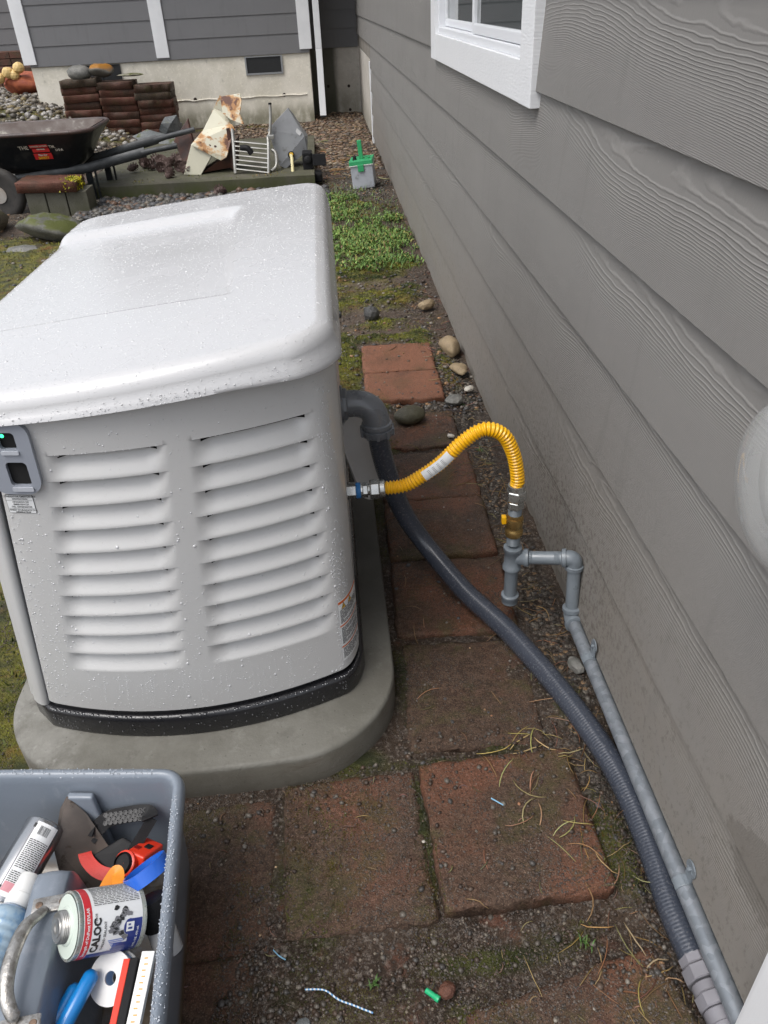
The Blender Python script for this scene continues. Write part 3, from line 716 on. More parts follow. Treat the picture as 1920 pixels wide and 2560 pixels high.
def lid_pt(a, b_):
    yc = (LY0+LY1)/2; hy = (LY1-LY0)/2; xc = (LX0+LX1)/2; hx = (LX1-LX0)/2
    y = yc+b_*hy; dy = hy-abs(b_*hy)
    hw = hx if dy > CR else hx-CR+math.sqrt(max(0, CR*CR-(CR-dy)**2))
    x = xc+a*hw
    bow = (lid_y0(x)-LY0)*max(0, min(1, -b_+.0))**1.0
    # distance to the outline
    dx = hw-abs(a*hw)
    qx = hx-abs(x-xc); qy = dy
    if qx < CR and qy < CR: d = CR-math.hypot(CR-qx, CR-qy)
    else: d = min(qx, qy)
    d = max(0, d)
    yy = y+bow
    z = ztop(x, yy)
    dr = roll(d*1.0, .036)*min(1, (z-ZLf(x)-.006)/.036)
    return Vector((x, yy, z-dr))
na, nb = len(aa), len(bb)
G = [[lid_pt(a, b_) for a in aa] for b_ in bb]
V = [p for row in G for p in row]
F = [(j*na+i, j*na+i+1, (j+1)*na+i+1, (j+1)*na+i) for j in range(nb-1) for i in range(na-1)]
bd = [(0, i) for i in range(na-1)]+[(j, na-1) for j in range(nb-1)]+[(nb-1, i) for i in range(na-1, 0, -1)]+[(j, 0) for j in range(nb-1, 0, -1)]
ZL = .918
prev = [j*na+i for j, i in bd]; m_ = len(bd)
cen = Vector((-.4, 1.95, 0)); SK = []
for f_, out in ((.35, .006), (.7, .0095), (.93, .011), (1.0, .009), (1.002, -.012)):
    cur = []
    for j, i in bd:
        p = G[j][i]; dv = (p-cen); dv.z = 0; dv = Vector((max(-1, min(1, dv.x/.38)), max(-1, min(1, dv.y/.68)), 0))
        dv = Vector((dv.x**5, dv.y**5, 0)); dv.normalize()
        q = Vector((p.x, p.y, p.z+(ZLf(p.x)-p.z)*f_))+dv*out; cur.append(len(V)); V.append(q); 
        if out > 0: SK.append((q, dv.copy()))
    for k in range(m_): F.append((prev[k], cur[k], cur[(k+1) % m_], prev[(k+1) % m_]))
    prev = cur
b = B(); b.add(V, F); lid_me = b.mesh(smooth=True, angle=50)
lid = ob('lid', lid_me, LIDP, gen)
BOLT = simple('dark_bolt', (.01, .01, .01), .4)
for y in (1.52, 2.60): ob('bolt', B().lathe([(.008, 0), (.008, .003), (.004, .005)], (.0015, y, .965), (1, 0, 0), 12).mesh(), BOLT, lid)

# control bezel, shutdown label, warning label
def SF(x, z, off=0.0): return Vector((x, yf(x, z)-off, z))
def surf_poly(b, P, off, th=0.0, mi=0):
    """P: outline in (x,z); built as a thin plate following the bowed front"""
    n = len(P); cx = sum(p[0] for p in P)/n; cz = sum(p[1] for p in P)/n
    V = [SF(cx, cz, off)]+[SF(x, z, off) for x, z in P]+[SF(x, z, off-th) for x, z in P]
    F = [(0, 1+i, 1+(i+1) % n) for i in range(n)]+[(1+i, n+1+i, n+1+(i+1) % n, 1+(i+1) % n) for i in range(n)]
    b.add(V, F, mi)
def rr2(x0, x1, z0, z1, r, sh=0.0, n=6):
    P = []
    for cx, cz, a0 in ((x1-r, z0+r, -PI/2), (x1-r, z1-r, 0), (x0+r, z1-r, PI/2), (x0+r, z0+r, PI)):
        for k in range(n+1): a = a0+PI/2*k/n; P.append((cx+r*math.cos(a)+sh*(cz+r*math.sin(a)-z0), cz+r*math.sin(a)))
    return P
def frame_plate(b, outer, holes, off, th):
    """plate with holes: rings bridged by a fill"""
    bm = bmesh.new(); es = []
    for P in [outer]+holes:
        vs = [bm.verts.new((x, 0, z)) for x, z in P]; es += [bm.edges.new((vs[i], vs[(i+1) % len(vs)])) for i in range(len(vs))]
    r = bmesh.ops.triangle_fill(bm, edges=es, use_beauty=True)
    V0 = [(v_.co.x, v_.co.z) for v_ in bm.verts]; bm.verts.index_update(); FF = [tuple(v_.index for v_ in f.verts) for f in bm.faces]; bm.free()
    b.add([SF(x, z, off) for x, z in V0], FF)
    for P in [outer]+holes:
        n = len(P); b.add([SF(x, z, off) for x, z in P]+[SF(x, z, off-th) for x, z in P], [(i, (i+1) % n, n+(i+1) % n, n+i) for i in range(n)])
BZ = simple('blue_grey_bezel', (.26, .28, .32), .35, bump=.3, bsc=300, bd=.0008, coat=.2)
BX = -.066
b = B(); frame_plate(b, rr2(BX-.592, BX-.496, .764, .913, .03, .05), [rr2(BX-.548, BX-.517, .858, .892, .007, .04), rr2(BX-.552, BX-.513, .782, .832, .008, .04)], .011, .013)
bz = ob('control_bezel', b.mesh(bevel=.0022, bseg=2, angle=50), BZ, gen)
b = B(); surf_poly(b, rr2(BX-.55, BX-.515, .856, .894, .006, .04), .0028); surf_poly(b, rr2(BX-.555, BX-.511, .780, .834, .006, .04), .0025)
ob('opening', b.mesh(), VOID, bz)
b = B(); LED = simple('bezel_ledge', (.42, .44, .48), .3)
surf_poly(b, rr2(BX-.549, BX-.516, .849, .8565, .003, .04), .0145, .003); ob('ledge', b.mesh(smooth=True), LED, bz)
b = B(); surf_poly(b, rr2(BX-.552, BX-.512, .772, .7805, .003, .04), .0145, .003); ob('ledge', b.mesh(smooth=True), LED, bz)
t = T('green_led'); t.pi('Base Color', (.02, .6, .2)); t.pi('Emission Color', (.05, 1, .35)); t.pi('Emission Strength', 1.6)
ob('status_light', B().lathe([(.0038, 0), (.003, .0015), (.001, .002)], SF(BX-.541, .882, .003), (0, -1, 0), 12).mesh(), t.m, bz)
INK = simple('black_ink', (.02, .02, .02), .6); STK = simple('white_sticker', (.72, .73, .73), .4); ORG = simple('orange_print', (.62, .13, .02), .45); YEL = simple('yellow_print', (.75, .45, .03), .45)
LBX0, LBX1, LBZ0, LBZ1 = -.648, -.594, .715, .756
b = B(); surf_poly(b, rr2(LBX0, LBX1, LBZ0, LBZ1, .003, .06), .0009, .001, 1); surf_poly(b, rr2(LBX0+.0008, LBX1-.0008, LBZ0+.0008, LBZ1-.0008, .0025, .06), .0012, 0, 0)
for z in (.7435, .7255): surf_poly(b, [(LBX0+.001, z), (LBX1-.001, z), (LBX1-.001, z+.0006), (LBX0+.001, z+.0006)], .0015, 0, 1)
for s_, z, q in (('GENERATOR EMERGENCY', .7525, .0054), ('SHUTDOWN', .7472, .0050), ('APAGADO DE', .7405, .0050), ('EMERGENCIA', .7350, .0050), ('DEL GENERADOR', .7295, .0050), ("ARR\u00caT D'URGENCE DU", .7222, .0050), ('G\u00c9N\u00c9RATEUR', .7175, .0048)):
    add_text(b, s_, q, (0, 0, 0), (1, 0, 0), (0, 0, 1), bold=.00008, mi=1, f=lambda v_, z=z: SF((LBX0+LBX1)/2+.001+v_.x+.06*(z+v_.y-LBZ0), z+v_.y, .0016))
ob('shutdown_label', b.mesh(), [STK, INK], gen)
b = B()
def AS(q, z, off): # q along the corner arc 0..1
    s = -.12-q*.88; p = front_pt(s, z); n_ = (front_pt(s-.01, z)-front_pt(s+.01, z)); n_ = Vector((n_.y, -n_.x, 0)).normalized(); return p+n_*off
def strip(q0, q1, z0, z1, off, mi, n=12, dz=0.0):
    n = max(1, int(n*(q1-q0))+1); V = []
    for k in range(n+1): q = q0+(q1-q0)*k/n; V += [AS(q, z0, off), AS(q, z1, off)]
    b.add(V, [(2*k, 2*k+1, 2*k+3, 2*k+2) for k in range(n)], mi)
Z0, Z1 = .190, .368
strip(0, 1, Z0, Z1, .0008, 0)
for z in (Z1-.007, Z1-.075, Z1-.137): strip(0, 1, z-.003 if z > .35 else z, z+.004, .0012, 2)
zz = Z1-.030; rs = random.Random(3)
while zz > Z0+.004:
    if min(abs(zz-(Z1-.073)), abs(zz-(Z1-.135))) > .006:
        q = .05
        while q < .93:
            l = rs.uniform(.05, .2); strip(q, min(.95, q+l), zz, zz+.0021, .0012, 1); q += l+.025
            if rs.random() < .06: break
    zz -= .0040
for q in (.22, .55):
    b.add([AS(q-.11, Z1-.027, .0013), AS(q+.11, Z1-.027, .0013), AS(q, Z1-.009, .0013)], [(0, 1, 2)], 1)
    b.add([AS(q-.085, Z1-.0255, .0015), AS(q+.085, Z1-.0255, .0015), AS(q, Z1-.0115, .0015)], [(0, 1, 2)], 3)
    b.add([AS(q-.012, Z1-.024, .0017), AS(q+.02, Z1-.019, .0017), AS(q+.01, Z1-.0145, .0017), AS(q-.02, Z1-.019, .0017)], [(0, 1, 2, 3)], 1)
ob('warning_label', b.mesh(), [STK, INK, ORG, YEL], gen)

# rain drops: little domes sitting on lid and panel
t = T('rain_drop'); t.pi('Base Color', (.53, .535, .54)); t.pi('Roughness', .03); t.pi('Specular IOR Level', .8); t.pi('Coat Weight', .5); t.pi('Coat Roughness', .02); DROP = t.m
def domes(P, N, R, hgt=.45, down=None, seg=7):
    P = np.array(P); N = np.array(N); R = np.array(R)[:, None]
    N /= np.linalg.norm(N, axis=1, keepdims=True)
    A = np.cross(N, np.tile([.31, .9, .28], (len(N), 1))); A /= np.linalg.norm(A, axis=1, keepdims=True); Bv = np.cross(N, A)
    rings = [(1.0, -.02), (.82, hgt*.62), (.42, hgt*.95)]; VV = []
    for rr, h in rings:
        for k in range(seg):
            th = 2*PI*k/seg; VV.append(P+(A*math.cos(th)+Bv*math.sin(th))*R*rr+N*R*h)
    VV.append(P+N*R*hgt); V = np.stack(VV, 1); m = len(rings)*seg+1
    f = [(r*seg+k, r*seg+(k+1) % seg, (r+1)*seg+(k+1) % seg) for r in range(2) for k in range(seg)]+[(r*seg+k, (r+1)*seg+(k+1) % seg, (r+1)*seg+k) for r in range(2) for k in range(seg)]+[(2*seg+k, 2*seg+(k+1) % seg, m-1) for k in range(seg)]
    f = np.array(f); F = (f[None]+np.arange(len(P))[:, None, None]*m).reshape(-1, 3)
    return np_mesh('drops', V.reshape(-1, 3), F)
P = []; N = []; R = []
rl = random.Random(5)
while len(P) < 11500:
    a = rl.uniform(-.99, .995); b_ = rl.uniform(-.99, .99)
    e = .004; p = lid_pt(a, b_); n_ = (lid_pt(a+e, b_)-p).cross(lid_pt(a, b_+e)-p)
    if n_.length < 1e-12: continue
    n_.normalize()
    if n_.z < 0: n_ = -n_
    P.append(p); N.append(n_); R.append(.0006+.0010*rl.random()**2+(.0018*rl.random() if rl.random() < .06 else 0))
for k in range(1400):
    q, dv = rl.choice(SK); q = q+Vector((0, 0, rl.uniform(-.012, .014))); q.z = max(ZLf(q.x)+.003, q.z)
    if q.y > 2.6: continue
    P.append(q); N.append(dv); R.append(.0008+.0013*rl.random()**2)
d_ = ob('water_drops', domes([tuple(x) for x in P], [tuple(x) for x in N], R), DROP, gen, kind='stuff')
P = []; N = []; R = []
def front_drop(s, z, r):
    p = front_pt(s, z)
    if 0 < s < 1: p = p+Vector((0, -1, 0))*louvre(s, z)
    e = .006; f_ = lambda s1, z1: front_pt(s1, z1)+(Vector((0, -1, 0))*louvre(s1, z1) if 0 < s1 < 1 else Vector((0, 0, 0)))
    n_ = (f_(s+e, z)-p).cross(f_(s, z-.0015)-p)
    if n_.length < 1e-12: return
    n_.normalize()
    if n_.y > 0 and s >= 0: n_ = -n_
    if s < 0 and n_.x < 0: n_ = -n_
    P.append(p); N.append(n_); R.append(r)
for k in range(3600):
    s = rl.uniform(-.6, 1.28); z = rl.uniform(.17, .90)
    keep = .35+.65*(z < .5)+.5*(s > 1.0)
    if colenv(s) > .6 and LZ[-1]-LH < z < LZ[0]: keep *= .45
    if rl.random() > keep: continue
    front_drop(s, z, .0009+.0014*rl.random()**2.5+(.0016 if rl.random() < .03 else 0))
for k in range(60):      # rows where drops ran down
    s = rl.uniform(-.4, 1.25); z = rl.uniform(.24, .35) if rl.random() < .75 else rl.uniform(.5, .9)
    zz = z
    while zz > z-.11 and zz > .17:
        if not (0 < s < 1 and zz > LZ[-1]-LH-.005): front_drop(s+rl.uniform(-.002, .002), zz, rl.uniform(.0006, .0012))
        zz -= rl.uniform(.0035, .008)
for zl in LZ:            # beads hanging along the lips
    for k in range(38):
        s = rl.uniform(.02, .99)
        if colenv(s) > .1: P.append(front_pt(s, zl+.001)+Vector((0, -.001, 0))); N.append(Vector((0, -1, -.2))); R.append(rl.uniform(.0008, .0016))
ob('water_drops', domes([tuple(x) for x in P], [tuple(x) for x in N], R), DROP, gen, kind='stuff')
# drops pooled along the black tray
P = []; N = []; R = []
for k in range(420):
    s = rl.uniform(-.9, 1.3); p = front_pt(s, .17); top = rl.random() < .55
    y_ = -.0015-rl.random()*.006 if top else -.0125
    P.append(Vector((p.x, p.y+y_, .1495 if top else rl.uniform(.10, .138)))); N.append(Vector((0, -.1, 1)) if top else Vector((0, -1, .1))); R.append(rl.uniform(.001, .0025 if not top else .004))
WB = simple('water_bead', (.02, .02, .024), .04, coat=1.0, spec=1.0)
ob('water_drops', domes([tuple(x) for x in P], [tuple(x) for x in N], R, .35), WB, gen, kind='stuff')

# ------------------------------------------------------------------ electrical conduit, gas line
CGR = simple('dark_grey_conduit_plastic', (.13, .14, .155), .3, bump=.2, bsc=200, bd=.0006, coat=.3)
t = T('dark_grey_flexible_conduit'); v = t.wpos(); c = t.mix(t.noise(v, 9, 4), (.033, .039, .054), (.050, .057, .074))
c = t.mix(t.math('MULTIPLY', t.ramp(t.noise(v, 180, 3, .7), .55, .68), .35), c, (.2, .2, .21)); t.pi('Base Color', c); t.pi('Roughness', .26); t.pi('Coat Weight', .5); t.pi('Coat Roughness', .15)
t.pi('Normal', t.bump(t.noise(v, 300, 2), .15, .0008)); HOSE = t.m
cond = empty('electrical_conduit', (.07, 1.85, 0), 'thick dark grey ribbed conduit hose curving from the generator down along the wall', 'conduit hose')
EY = 1.86
path_e = bez([(-.02, EY+.0, .602), (.035, EY, .600), (.066, EY-.004, .585), (.079, EY-.008, .555), (.080, EY-.010, .535)], 10)
b = B(); b.tube(path_e, .036, 26); ob('elbow', b.mesh(smooth=True), CGR, cond)
b = B(); b.lathe([(.041, 0), (.045, .004), (.045, .016), (.041, .020)], (-.014, EY, .602), (1, 0, 0), 8); b.lathe([(.050, 0), (.050, .008)], (-.014, EY, .602), (1, 0, 0), 40); ob('collar', b.mesh(bevel=.0015), CGR, cond)
b = B(); b.lathe([(.036, 0), (.041, .003), (.041, .012), (.038, .013), (.038, .017), (.0435, .018), (.0435, .034), (.041, .037)], (.080, EY-.009, .548), (.02, -.02, -1), 40)
for k in range(10):
    a = 2*PI*k/10; b.box(-.004, .004, .041, .047, -.010, .010, mtx=Matrix.Translation((.0805, EY-.0095, .522)) @ Matrix.Rotation(a, 4, 'Z'))
ob('gland_nut', b.mesh(smooth=True, angle=30), CGR, cond)
raw = bez([(.0805, EY-.010, .515), (.090, EY+.0, .44), (.112, EY+.005, .34), (.150, 1.875, .22), (.215, 1.845, .115), (.300, 1.70, .062), (.400, 1.535, .036), (.492, 1.305, .022), (.548, 1.095, .010), (.562, .925, .000), (.557, .775, -.001), (.561, .680, -.001)], 30)
P_, Lh = resample(raw, .0016); rr_ = [.0288+.00030*max(-.6, math.sin(2*PI*i*.0016/.0072)) for i in range(len(P_))]
b = B(); b.tube(P_, rr_, 22); me = b.mesh(); me.polygons.foreach_set('use_smooth', [True]*len(me.polygons)); ob('hose', me, HOSE, cond)
FIT = simple('pale_grey_pvc', (.21, .205, .225), .45, (.17, .165, .18), 10, bump=.3)
b = B(); d0 = Vector((.561, .683, -.001)); dv = (Vector((.573, .50, .000))-d0).normalized()
for d1, r, l, s_ in ((0, .031, .018, 8), (.020, .0345, .026, 8), (.048, .029, .018, 24), (.067, .033, .024, 8), (.092, .029, .05, 24), (.115, .032, .02, 24)):
    b.lathe([(r-.002, 0), (r, .002), (r, l-.002), (r-.002, l)], d0+dv*d1, dv, s_)
ob('end_fitting', b.mesh(smooth=True, angle=25), FIT, cond)
# grey capsule-shaped cover on the side panel behind the hose
gc_ = empty('side_cover', (.02, 2.05, .42), 'pale grey oval cover plate hanging open behind the conduit on the generator side', 'cover plate')
PGR = simple('pale_grey_cover', (.50, .49, .48), .35, coat=.2)
b = B(); cap = []
for k in range(28):
    a = 2*PI*k/28; x_ = .052*math.cos(a); z_ = .052*math.sin(a)+(.085 if math.sin(a) > 0 else -.085); cap.append(Vector((x_, 0, z_)))
mt_ = Matrix.Translation((.042, 1.93, .39)) @ Matrix.Rotation(math.radians(-15), 4, 'Y') @ Matrix.Rotation(math.radians(38), 4, 'Z')
cp = [mt_ @ p for p in cap]; nrm = (mt_.to_3x3() @ Vector((0, 1, 0)))
b.prism(cp, nrm*.012); ob('flap', b.mesh(smooth=True, bevel=.003, angle=40), PGR, gc_)
mt2 = mt_ @ Matrix.Translation((0, .016, .0)) @ Matrix.Diagonal((.82, 1, .93, 1)); b = B(); b.prism([mt2 @ p for p in cap], nrm*.010); ob('gasket', b.mesh(smooth=True, angle=40), PGR, gc_)
b = B(); b.box(-.02, .04, 1.99, 2.13, .33, .48); ob('socket_box', b.mesh(bevel=.012, bseg=3, smooth=True), PGR, gc_)

GALV = T('galvanised_pipe'); t = GALV; v = t.wpos(); vo = t.n('TexVoronoi', _feature='F1', Vector=v, Scale=75)
s_ = t.n('SeparateColor', Color=vo.outputs['Color']).outputs[0]
c = t.mix(s_, (.17, .19, .212), (.25, .27, .295)); c = t.mix(t.math('MULTIPLY', t.ramp(t.noise(v, 25, 4), .5, .7), .5), c, (.15, .165, .185))
t.pi('Base Color', c); t.pi('Metallic', .35); t.pi('Roughness', t.ramp(t.noise(v, 14, 3), .3, .7, .32, .5)); GALV = t.m
GPT = simple('blue_grey_painted_fitting', (.175, .20, .222), .34, (.145, .168, .188), 14, bump=.35, bsc=160, bd=.001, coat=.2)
STEEL = simple('zinc_plated_steel', (.52, .52, .50), .25, (.40, .40, .38), 30, metal=.85)
BRASS = simple('brass_valve', (.36, .235, .085), .30, (.25, .16, .06), 30, metal=.75)
t = T('yellow_coated_flex'); v = t.wpos(); t.pi('Base Color', t.mix(t.noise(v, 40, 3), (.80, .40, .002), (.86, .47, .004))); t.pi('Roughness', .33); t.pi('Coat Weight', .4); YF = t.m
t = T('blue_sealing_tape'); t.pi('Base Color', (.03, .19, .5)); t.pi('Roughness', .5); BLT = t.m
gas = empty('gas_supply_line', (.41, 1.62, 0), 'grey gas pipe with drip leg, brass valve and yellow corrugated connector', 'gas pipe')
A0 = Vector((-.014, 1.64, .468))
GX, GYy = .413, 1.62
b = B(); ax = Vector((1, -.02, .01)).normalized()
b.lathe([(.022, 0), (.022, .022), (.0215, .024)], A0, ax, 6); ob('inlet_nut', b.mesh(bevel=.001), STEEL, gas)
ob('tape_wrap', B().lathe([(.0185, 0), (.0205, .002), (.0200, .011), (.018, .013)], A0+ax*.023, ax, 20).mesh(smooth=True), BLT, gas)
b = B(); b.lathe([(.016, 0), (.016, .006)], A0+ax*.035, ax, 20); b.lathe([(.0195, 0), (.0195, .012)], A0+ax*.041, ax, 6); b.lathe([(.014, 0), (.014, .006)], A0+ax*.053, ax, 20); b.lathe([(.024, 0), (.025, .004), (.025, .022), (.022, .026)], A0+ax*.058, ax, 6); b.lathe([(.0225, 0), (.0225, .012), (.020, .014)], A0+ax*.083, ax, 28)
ob('coupling', b.mesh(bevel=.0012, angle=30), STEEL, gas)
ys = A0+ax*.094
raw = bez([ys, ys+Vector((.05, 0, .004)), (.165, 1.635, .492), (.222, 1.63, .535), (.275, 1.625, .592), (.325, 1.62, .625), (.372, 1.62, .606), (.401, 1.62, .548), (GX+.001, GYy, .482), (GX, GYy, .452)], 30)
P_, Ly = resample(raw, .00125); pitch = Ly/58.0
rr_ = [.0163+.0021*math.cos(2*PI*i*(Ly/(len(P_)-1))/pitch) for i in range(len(P_))]
b = B(); b.tube(P_, rr_, 22); me = b.mesh(); me.polygons.foreach_set('use_smooth', [True]*len(me.polygons)); ob('flexible_connector', me, YF, gas)
# white wrap-around tag
i0, i1 = int(len(P_)*.215), int(len(P_)*.405); b = B(); V = []; n = 0
Pc = P_[i0:i1:6]
for i in range(len(Pc)):
    a_ = Pc[max(0, i-1)]; c_ = Pc[min(len(Pc)-1, i+1)]; tt = (c_-a_).normalized(); s1 = Vector((0, -1, 0)); s1 = (s1-tt*s1.dot(tt)).normalized(); s2 = tt.cross(s1)
    for k in range(9):
        an = -1.05+1.5*k/8; V.append(Pc[i]+(s1*math.cos(an)+s2*math.sin(an))*.0192)
F = [(i*9+k, i*9+k+1, (i+1)*9+k+1, (i+1)*9+k) for i in range(len(Pc)-1) for k in range(8)]; b.add(V, F)
for k in (2, 3, 4, 5, 6):
    for i in range(2, len(Pc)-3, 2):
        q = [V[i*9+k], V[(i+1)*9+k], V[(i+1)*9+k]+(V[i*9+k+1]-V[i*9+k])*.35, V[i*9+k]+(V[i*9+k+1]-V[i*9+k])*.35]
        b.add([p_+(p_-Pc[i]).normalized()*.0006 for p_ in q], [(0, 1, 2, 3)], 1)
ob('tag', b.mesh(), [STK, simple('grey_print', (.25, .24, .24), .6)], gas)
dn = Vector((0, 0, -1)); tp = Vector((GX, GYy, .462))
b = B(); b.lathe([(.0215, 0), (.0215, .014), (.022, .016)], tp, dn, 28); b.lathe([(.024, 0), (.026, .003), (.026, .026), (.024, .029)], tp+dn*.016, dn, 6); b.lathe([(.018, 0), (.018, .004)], tp+dn*.045, dn, 20); b.lathe([(.021, 0), (.0225, .002), (.0225, .020), (.020, .022)], tp+dn*.048, dn, 6)
ob('union_nut', b.mesh(bevel=.0012, angle=30), STEEL, gas)
def thread(b, o, d, L, r, mi=0):
    n = int(L/.0016); b.lathe([(r+(.0009 if k % 2 else -.0004), L*k/n) for k in range(n+1)], o, d, 24, mi)
b = B(); thread(b, tp+dn*.070, dn, .022, .0170); ob('nipple', b.mesh(), GPT, gas)
b = B(); b.lathe([(.021, 0), (.021, .010)], tp+dn*.090, dn, 8); b.lathe([(.0225, 0), (.0235, .004), (.0235, .022), (.0215, .026), (.0215, .034), (.0240, .037), (.0240, .052), (.022, .056)], tp+dn*.099, dn, 30)
vb = ob('brass_valve', b.mesh(smooth=True, angle=28), BRASS, gas)
ob('valve_handle', B().box(GX-.034, GX-.022, GYy-.006, GYy+.010, .345, .368).mesh(bevel=.003), YF, vb)
b = B(); thread(b, tp+dn*.154, dn, .030, .0168); ob('nipple', b.mesh(), GPT, gas)
# tee with banded ends
TZ = .232
b = B(); b.lathe([(.0195, 0), (.0245, .002), (.0245, .012), (.0215, .015), (.0215, .060), (.0245, .063), (.0245, .073), (.0195, .075)], (GX, GYy, TZ+.0375), dn, 30)
hd = Vector((.565-GX, 1.572-GYy, .018)).normalized()
b.lathe([(.0195, 0), (.0200, .028), (.0245, .033), (.0245, .043), (.020, .045)], (GX, GYy, TZ), hd, 30)
ob('tee', b.mesh(smooth=True, angle=35), GPT, gas)
b = B(); b.lathe([(.0178, 0), (.0178, .095)], (GX, GYy, TZ-.034), dn, 28); ob('drip_leg', b.mesh(smooth=True), GPT, gas)
b = B(); b.lathe([(.022, 0), (.0245, .002), (.0245, .012), (.0225, .014), (.0225, .028), (.019, .030)], (GX, GYy, TZ-.125), dn, 30); b.lathe([(.0125, 0), (.0125, .004)], (GX, GYy, TZ-.155), dn, 4)
ob('drip_cap', b.mesh(smooth=True, angle=35), GPT, gas)
E1 = Vector((.567, 1.571, .251)); b = B(); L1 = (E1-Vector((GX, GYy, TZ))).length
b.lathe([(.0178, .04), (.0178, L1-.03)], (GX, GYy, TZ), hd, 28); thread(b, Vector((GX, GYy, TZ))+hd*.044, hd, .010, .0180); thread(b, Vector((GX, GYy, TZ))+hd*(L1-.052), hd, .014, .0180)
ob('cross_pipe', b.mesh(smooth=True, angle=50), GPT, gas)
def elbow(c, d1, d2, nm='elbow', mat=GPT):
    c = Vector(c); d1 = Vector(d1).normalized(); d2 = Vector(d2).normalized(); L = .030
    pts = [c+d1*L, c+d1*L*.55]+[c+(d1*(1-q)**2+d2*q**2)*L*.55*1.0 for q in np.linspace(.1, .9, 8)]+[c+d2*L*.55, c+d2*L]
    b = B(); b.tube(pts, .0212, 28)
    for d in (d1, d2): b.lathe([(.0195, 0), (.0250, .002), (.0250, .012), (.0205, .014)], c+d*(L-.010), d, 30)
    return ob(nm, b.mesh(smooth=True, angle=40), mat, gas)
elbow(E1, -hd, (0, -.02, -1))
E2 = Vector((.567, 1.545, .070))
b = B(); dd = (E2-E1).normalized(); b.lathe([(.0178, .035), (.0178, (E2-E1).length-.03)], E1, dd, 28); ob('down_pipe', b.mesh(smooth=True), GPT, gas)
elbow(E2, (0, .12, 1), (.0, -1, -.03))
e3 = Vector((.577, .40, .052)); dd = (e3-E2).normalized()
b = B(); b.lathe([(.0180, .035), (.0180, (e3-E2).length)], E2, dd, 28); ob('long_pipe', b.mesh(smooth=True), GALV, gas)
for q in (.145, .662):
    c = E2+dd*(e3-E2).length*q; b = B(); V = []; n = 14
    for i, off in enumerate((-.011, .011)):
        for r in (.0183, .0206):
            for k in range(n+1):
                an = -2.2+(2.2+.05)*k/n+.25
                V.append(c+dd*off+Vector((math.cos(an+PI/2)*0, 0, 0))+Vector((-math.sin(-an)*0, 0, 0))+Vector((r*math.cos(PI*.95-PI*1.0*k/n), 0, r*math.sin(PI*.95-PI*1.0*k/n))))
    m1 = n+1; F = []
    for k in range(n): F += [(k+m1, k+1+m1, k+1+3*m1, k+3*m1), (k, k+1, k+1+m1, k+m1), (k+2*m1, k+3*m1, k+1+3*m1, k+1+2*m1)]
    b.add(V, F)
    # ear with a screw hole, fixed to the wall above the pipe
    b.box(c.x-.004, c.x+.0072, c.y-.009, c.y+.009, c.z+.0186, c.z+.0215); b.box(c.x+.0030, c.x+.0075, c.y-.012, c.y+.012, c.z+.0216, c.z+.050)
    ear = ob('pipe_strap', b.mesh(bevel=.0008, angle=60), GPT, gas)
    ob('strap_ear', B().lathe([(.0175, 0), (.0175, .003)], (c.x+.0070, c.y, c.z+.052), (-1, 0, 0), 16).lathe([(.004, 0), (.004, .0055), (.002, .007)], (c.x+.0045, c.y, c.z+.052), (-1, 0, 0), 10).mesh(), GPT, ear)

# ------------------------------------------------------------------ tool tray and what lies in it
t = T('grey_tray_plastic'); v = t.wpos(); c = t.mix(t.noise(v, 6, 4), (.15, .178, .215), (.195, .22, .255))
c = t.mix(t.math('MULTIPLY', t.ramp(t.noise(t.mapp(v, (1, 1, .5)), 20, 5, .7), .55, .72), .3), c, (.33, .35, .38))
fl_ = t.math('MULTIPLY', t.ramp(t.n('SeparateXYZ', Vector=v).outputs['Z'], .075, .03), t.ramp(t.noise(v, 14, 5, .7), .3, .55))
c = t.mix(fl_, c, (.12, .085, .045)); t.pi('Base Color', c); t.pi('Roughness', .38); t.pi('Coat Weight', .2)
t.pi('Normal', t.bump(t.noise(v, 160, 3), .35, .0012)); TRAY = t.m
tray = empty('tool_tray', (-.6, .65, 0), 'blue-grey plastic tool tray with a centre carrying handle at the lower left corner', 'tool tray')
def quadring(C, ins, z, r, n=8):
    """rounded quadrilateral; C = corners (counter clockwise)"""
    P = [Vector((x, y, 0)) for x, y in C]; k = len(P); Q = []
    for i in range(k):
        a, p, c_ = P[i-1], P[i], P[(i+1) % k]; u = (a-p).normalized(); w_ = (c_-p).normalized()
        ca = u.dot(w_); s_ = math.sqrt(max(1e-9, (1-ca)/2)); p2 = p+(u+w_)/((u+w_).length)*(ins/s_)
        rr = max(.004, r-ins); d = rr/math.tan(math.acos(ca)/2)
        A_ = p2+u*d; B_ = p2+w_*d
        for q in range(n+1):
            t_ = q/n; x = A_*(1-t_)**2+p2*2*t_*(1-t_)+B_*t_*t_; Q.append((x.x, x.y, z))
    # add points on the long sides
    return Q
TC = [(-.318, .32), (-.362, .972), (-.96, 1.035), (-.93, .32)]
TP = [(-.002, .262), (-.006, .282), (-.003, .294), (.004, .300), (.012, .298), (.016, .290), (.018, .275), (.024, .20), (.034, .07), (.042, .046), (.060, .040)]
V = []; 
for ins, z in TP: V += quadring(TC, ins, z, .05)
n = len(V)//len(TP); F = [(k*n+i, k*n+(i+1) % n, (k+1)*n+(i+1) % n, (k+1)*n+i) for k in range(len(TP)-1) for i in range(n)]
F.append(tuple((len(TP)-1)*n+i for i in range(n)))
OUT = [(.012, .262), (.018, .20), (.03, .02), (.045, .008)]; k0 = len(V)
V2 = []
for ins, z in OUT: V2 += quadring(TC, ins, z, .05)
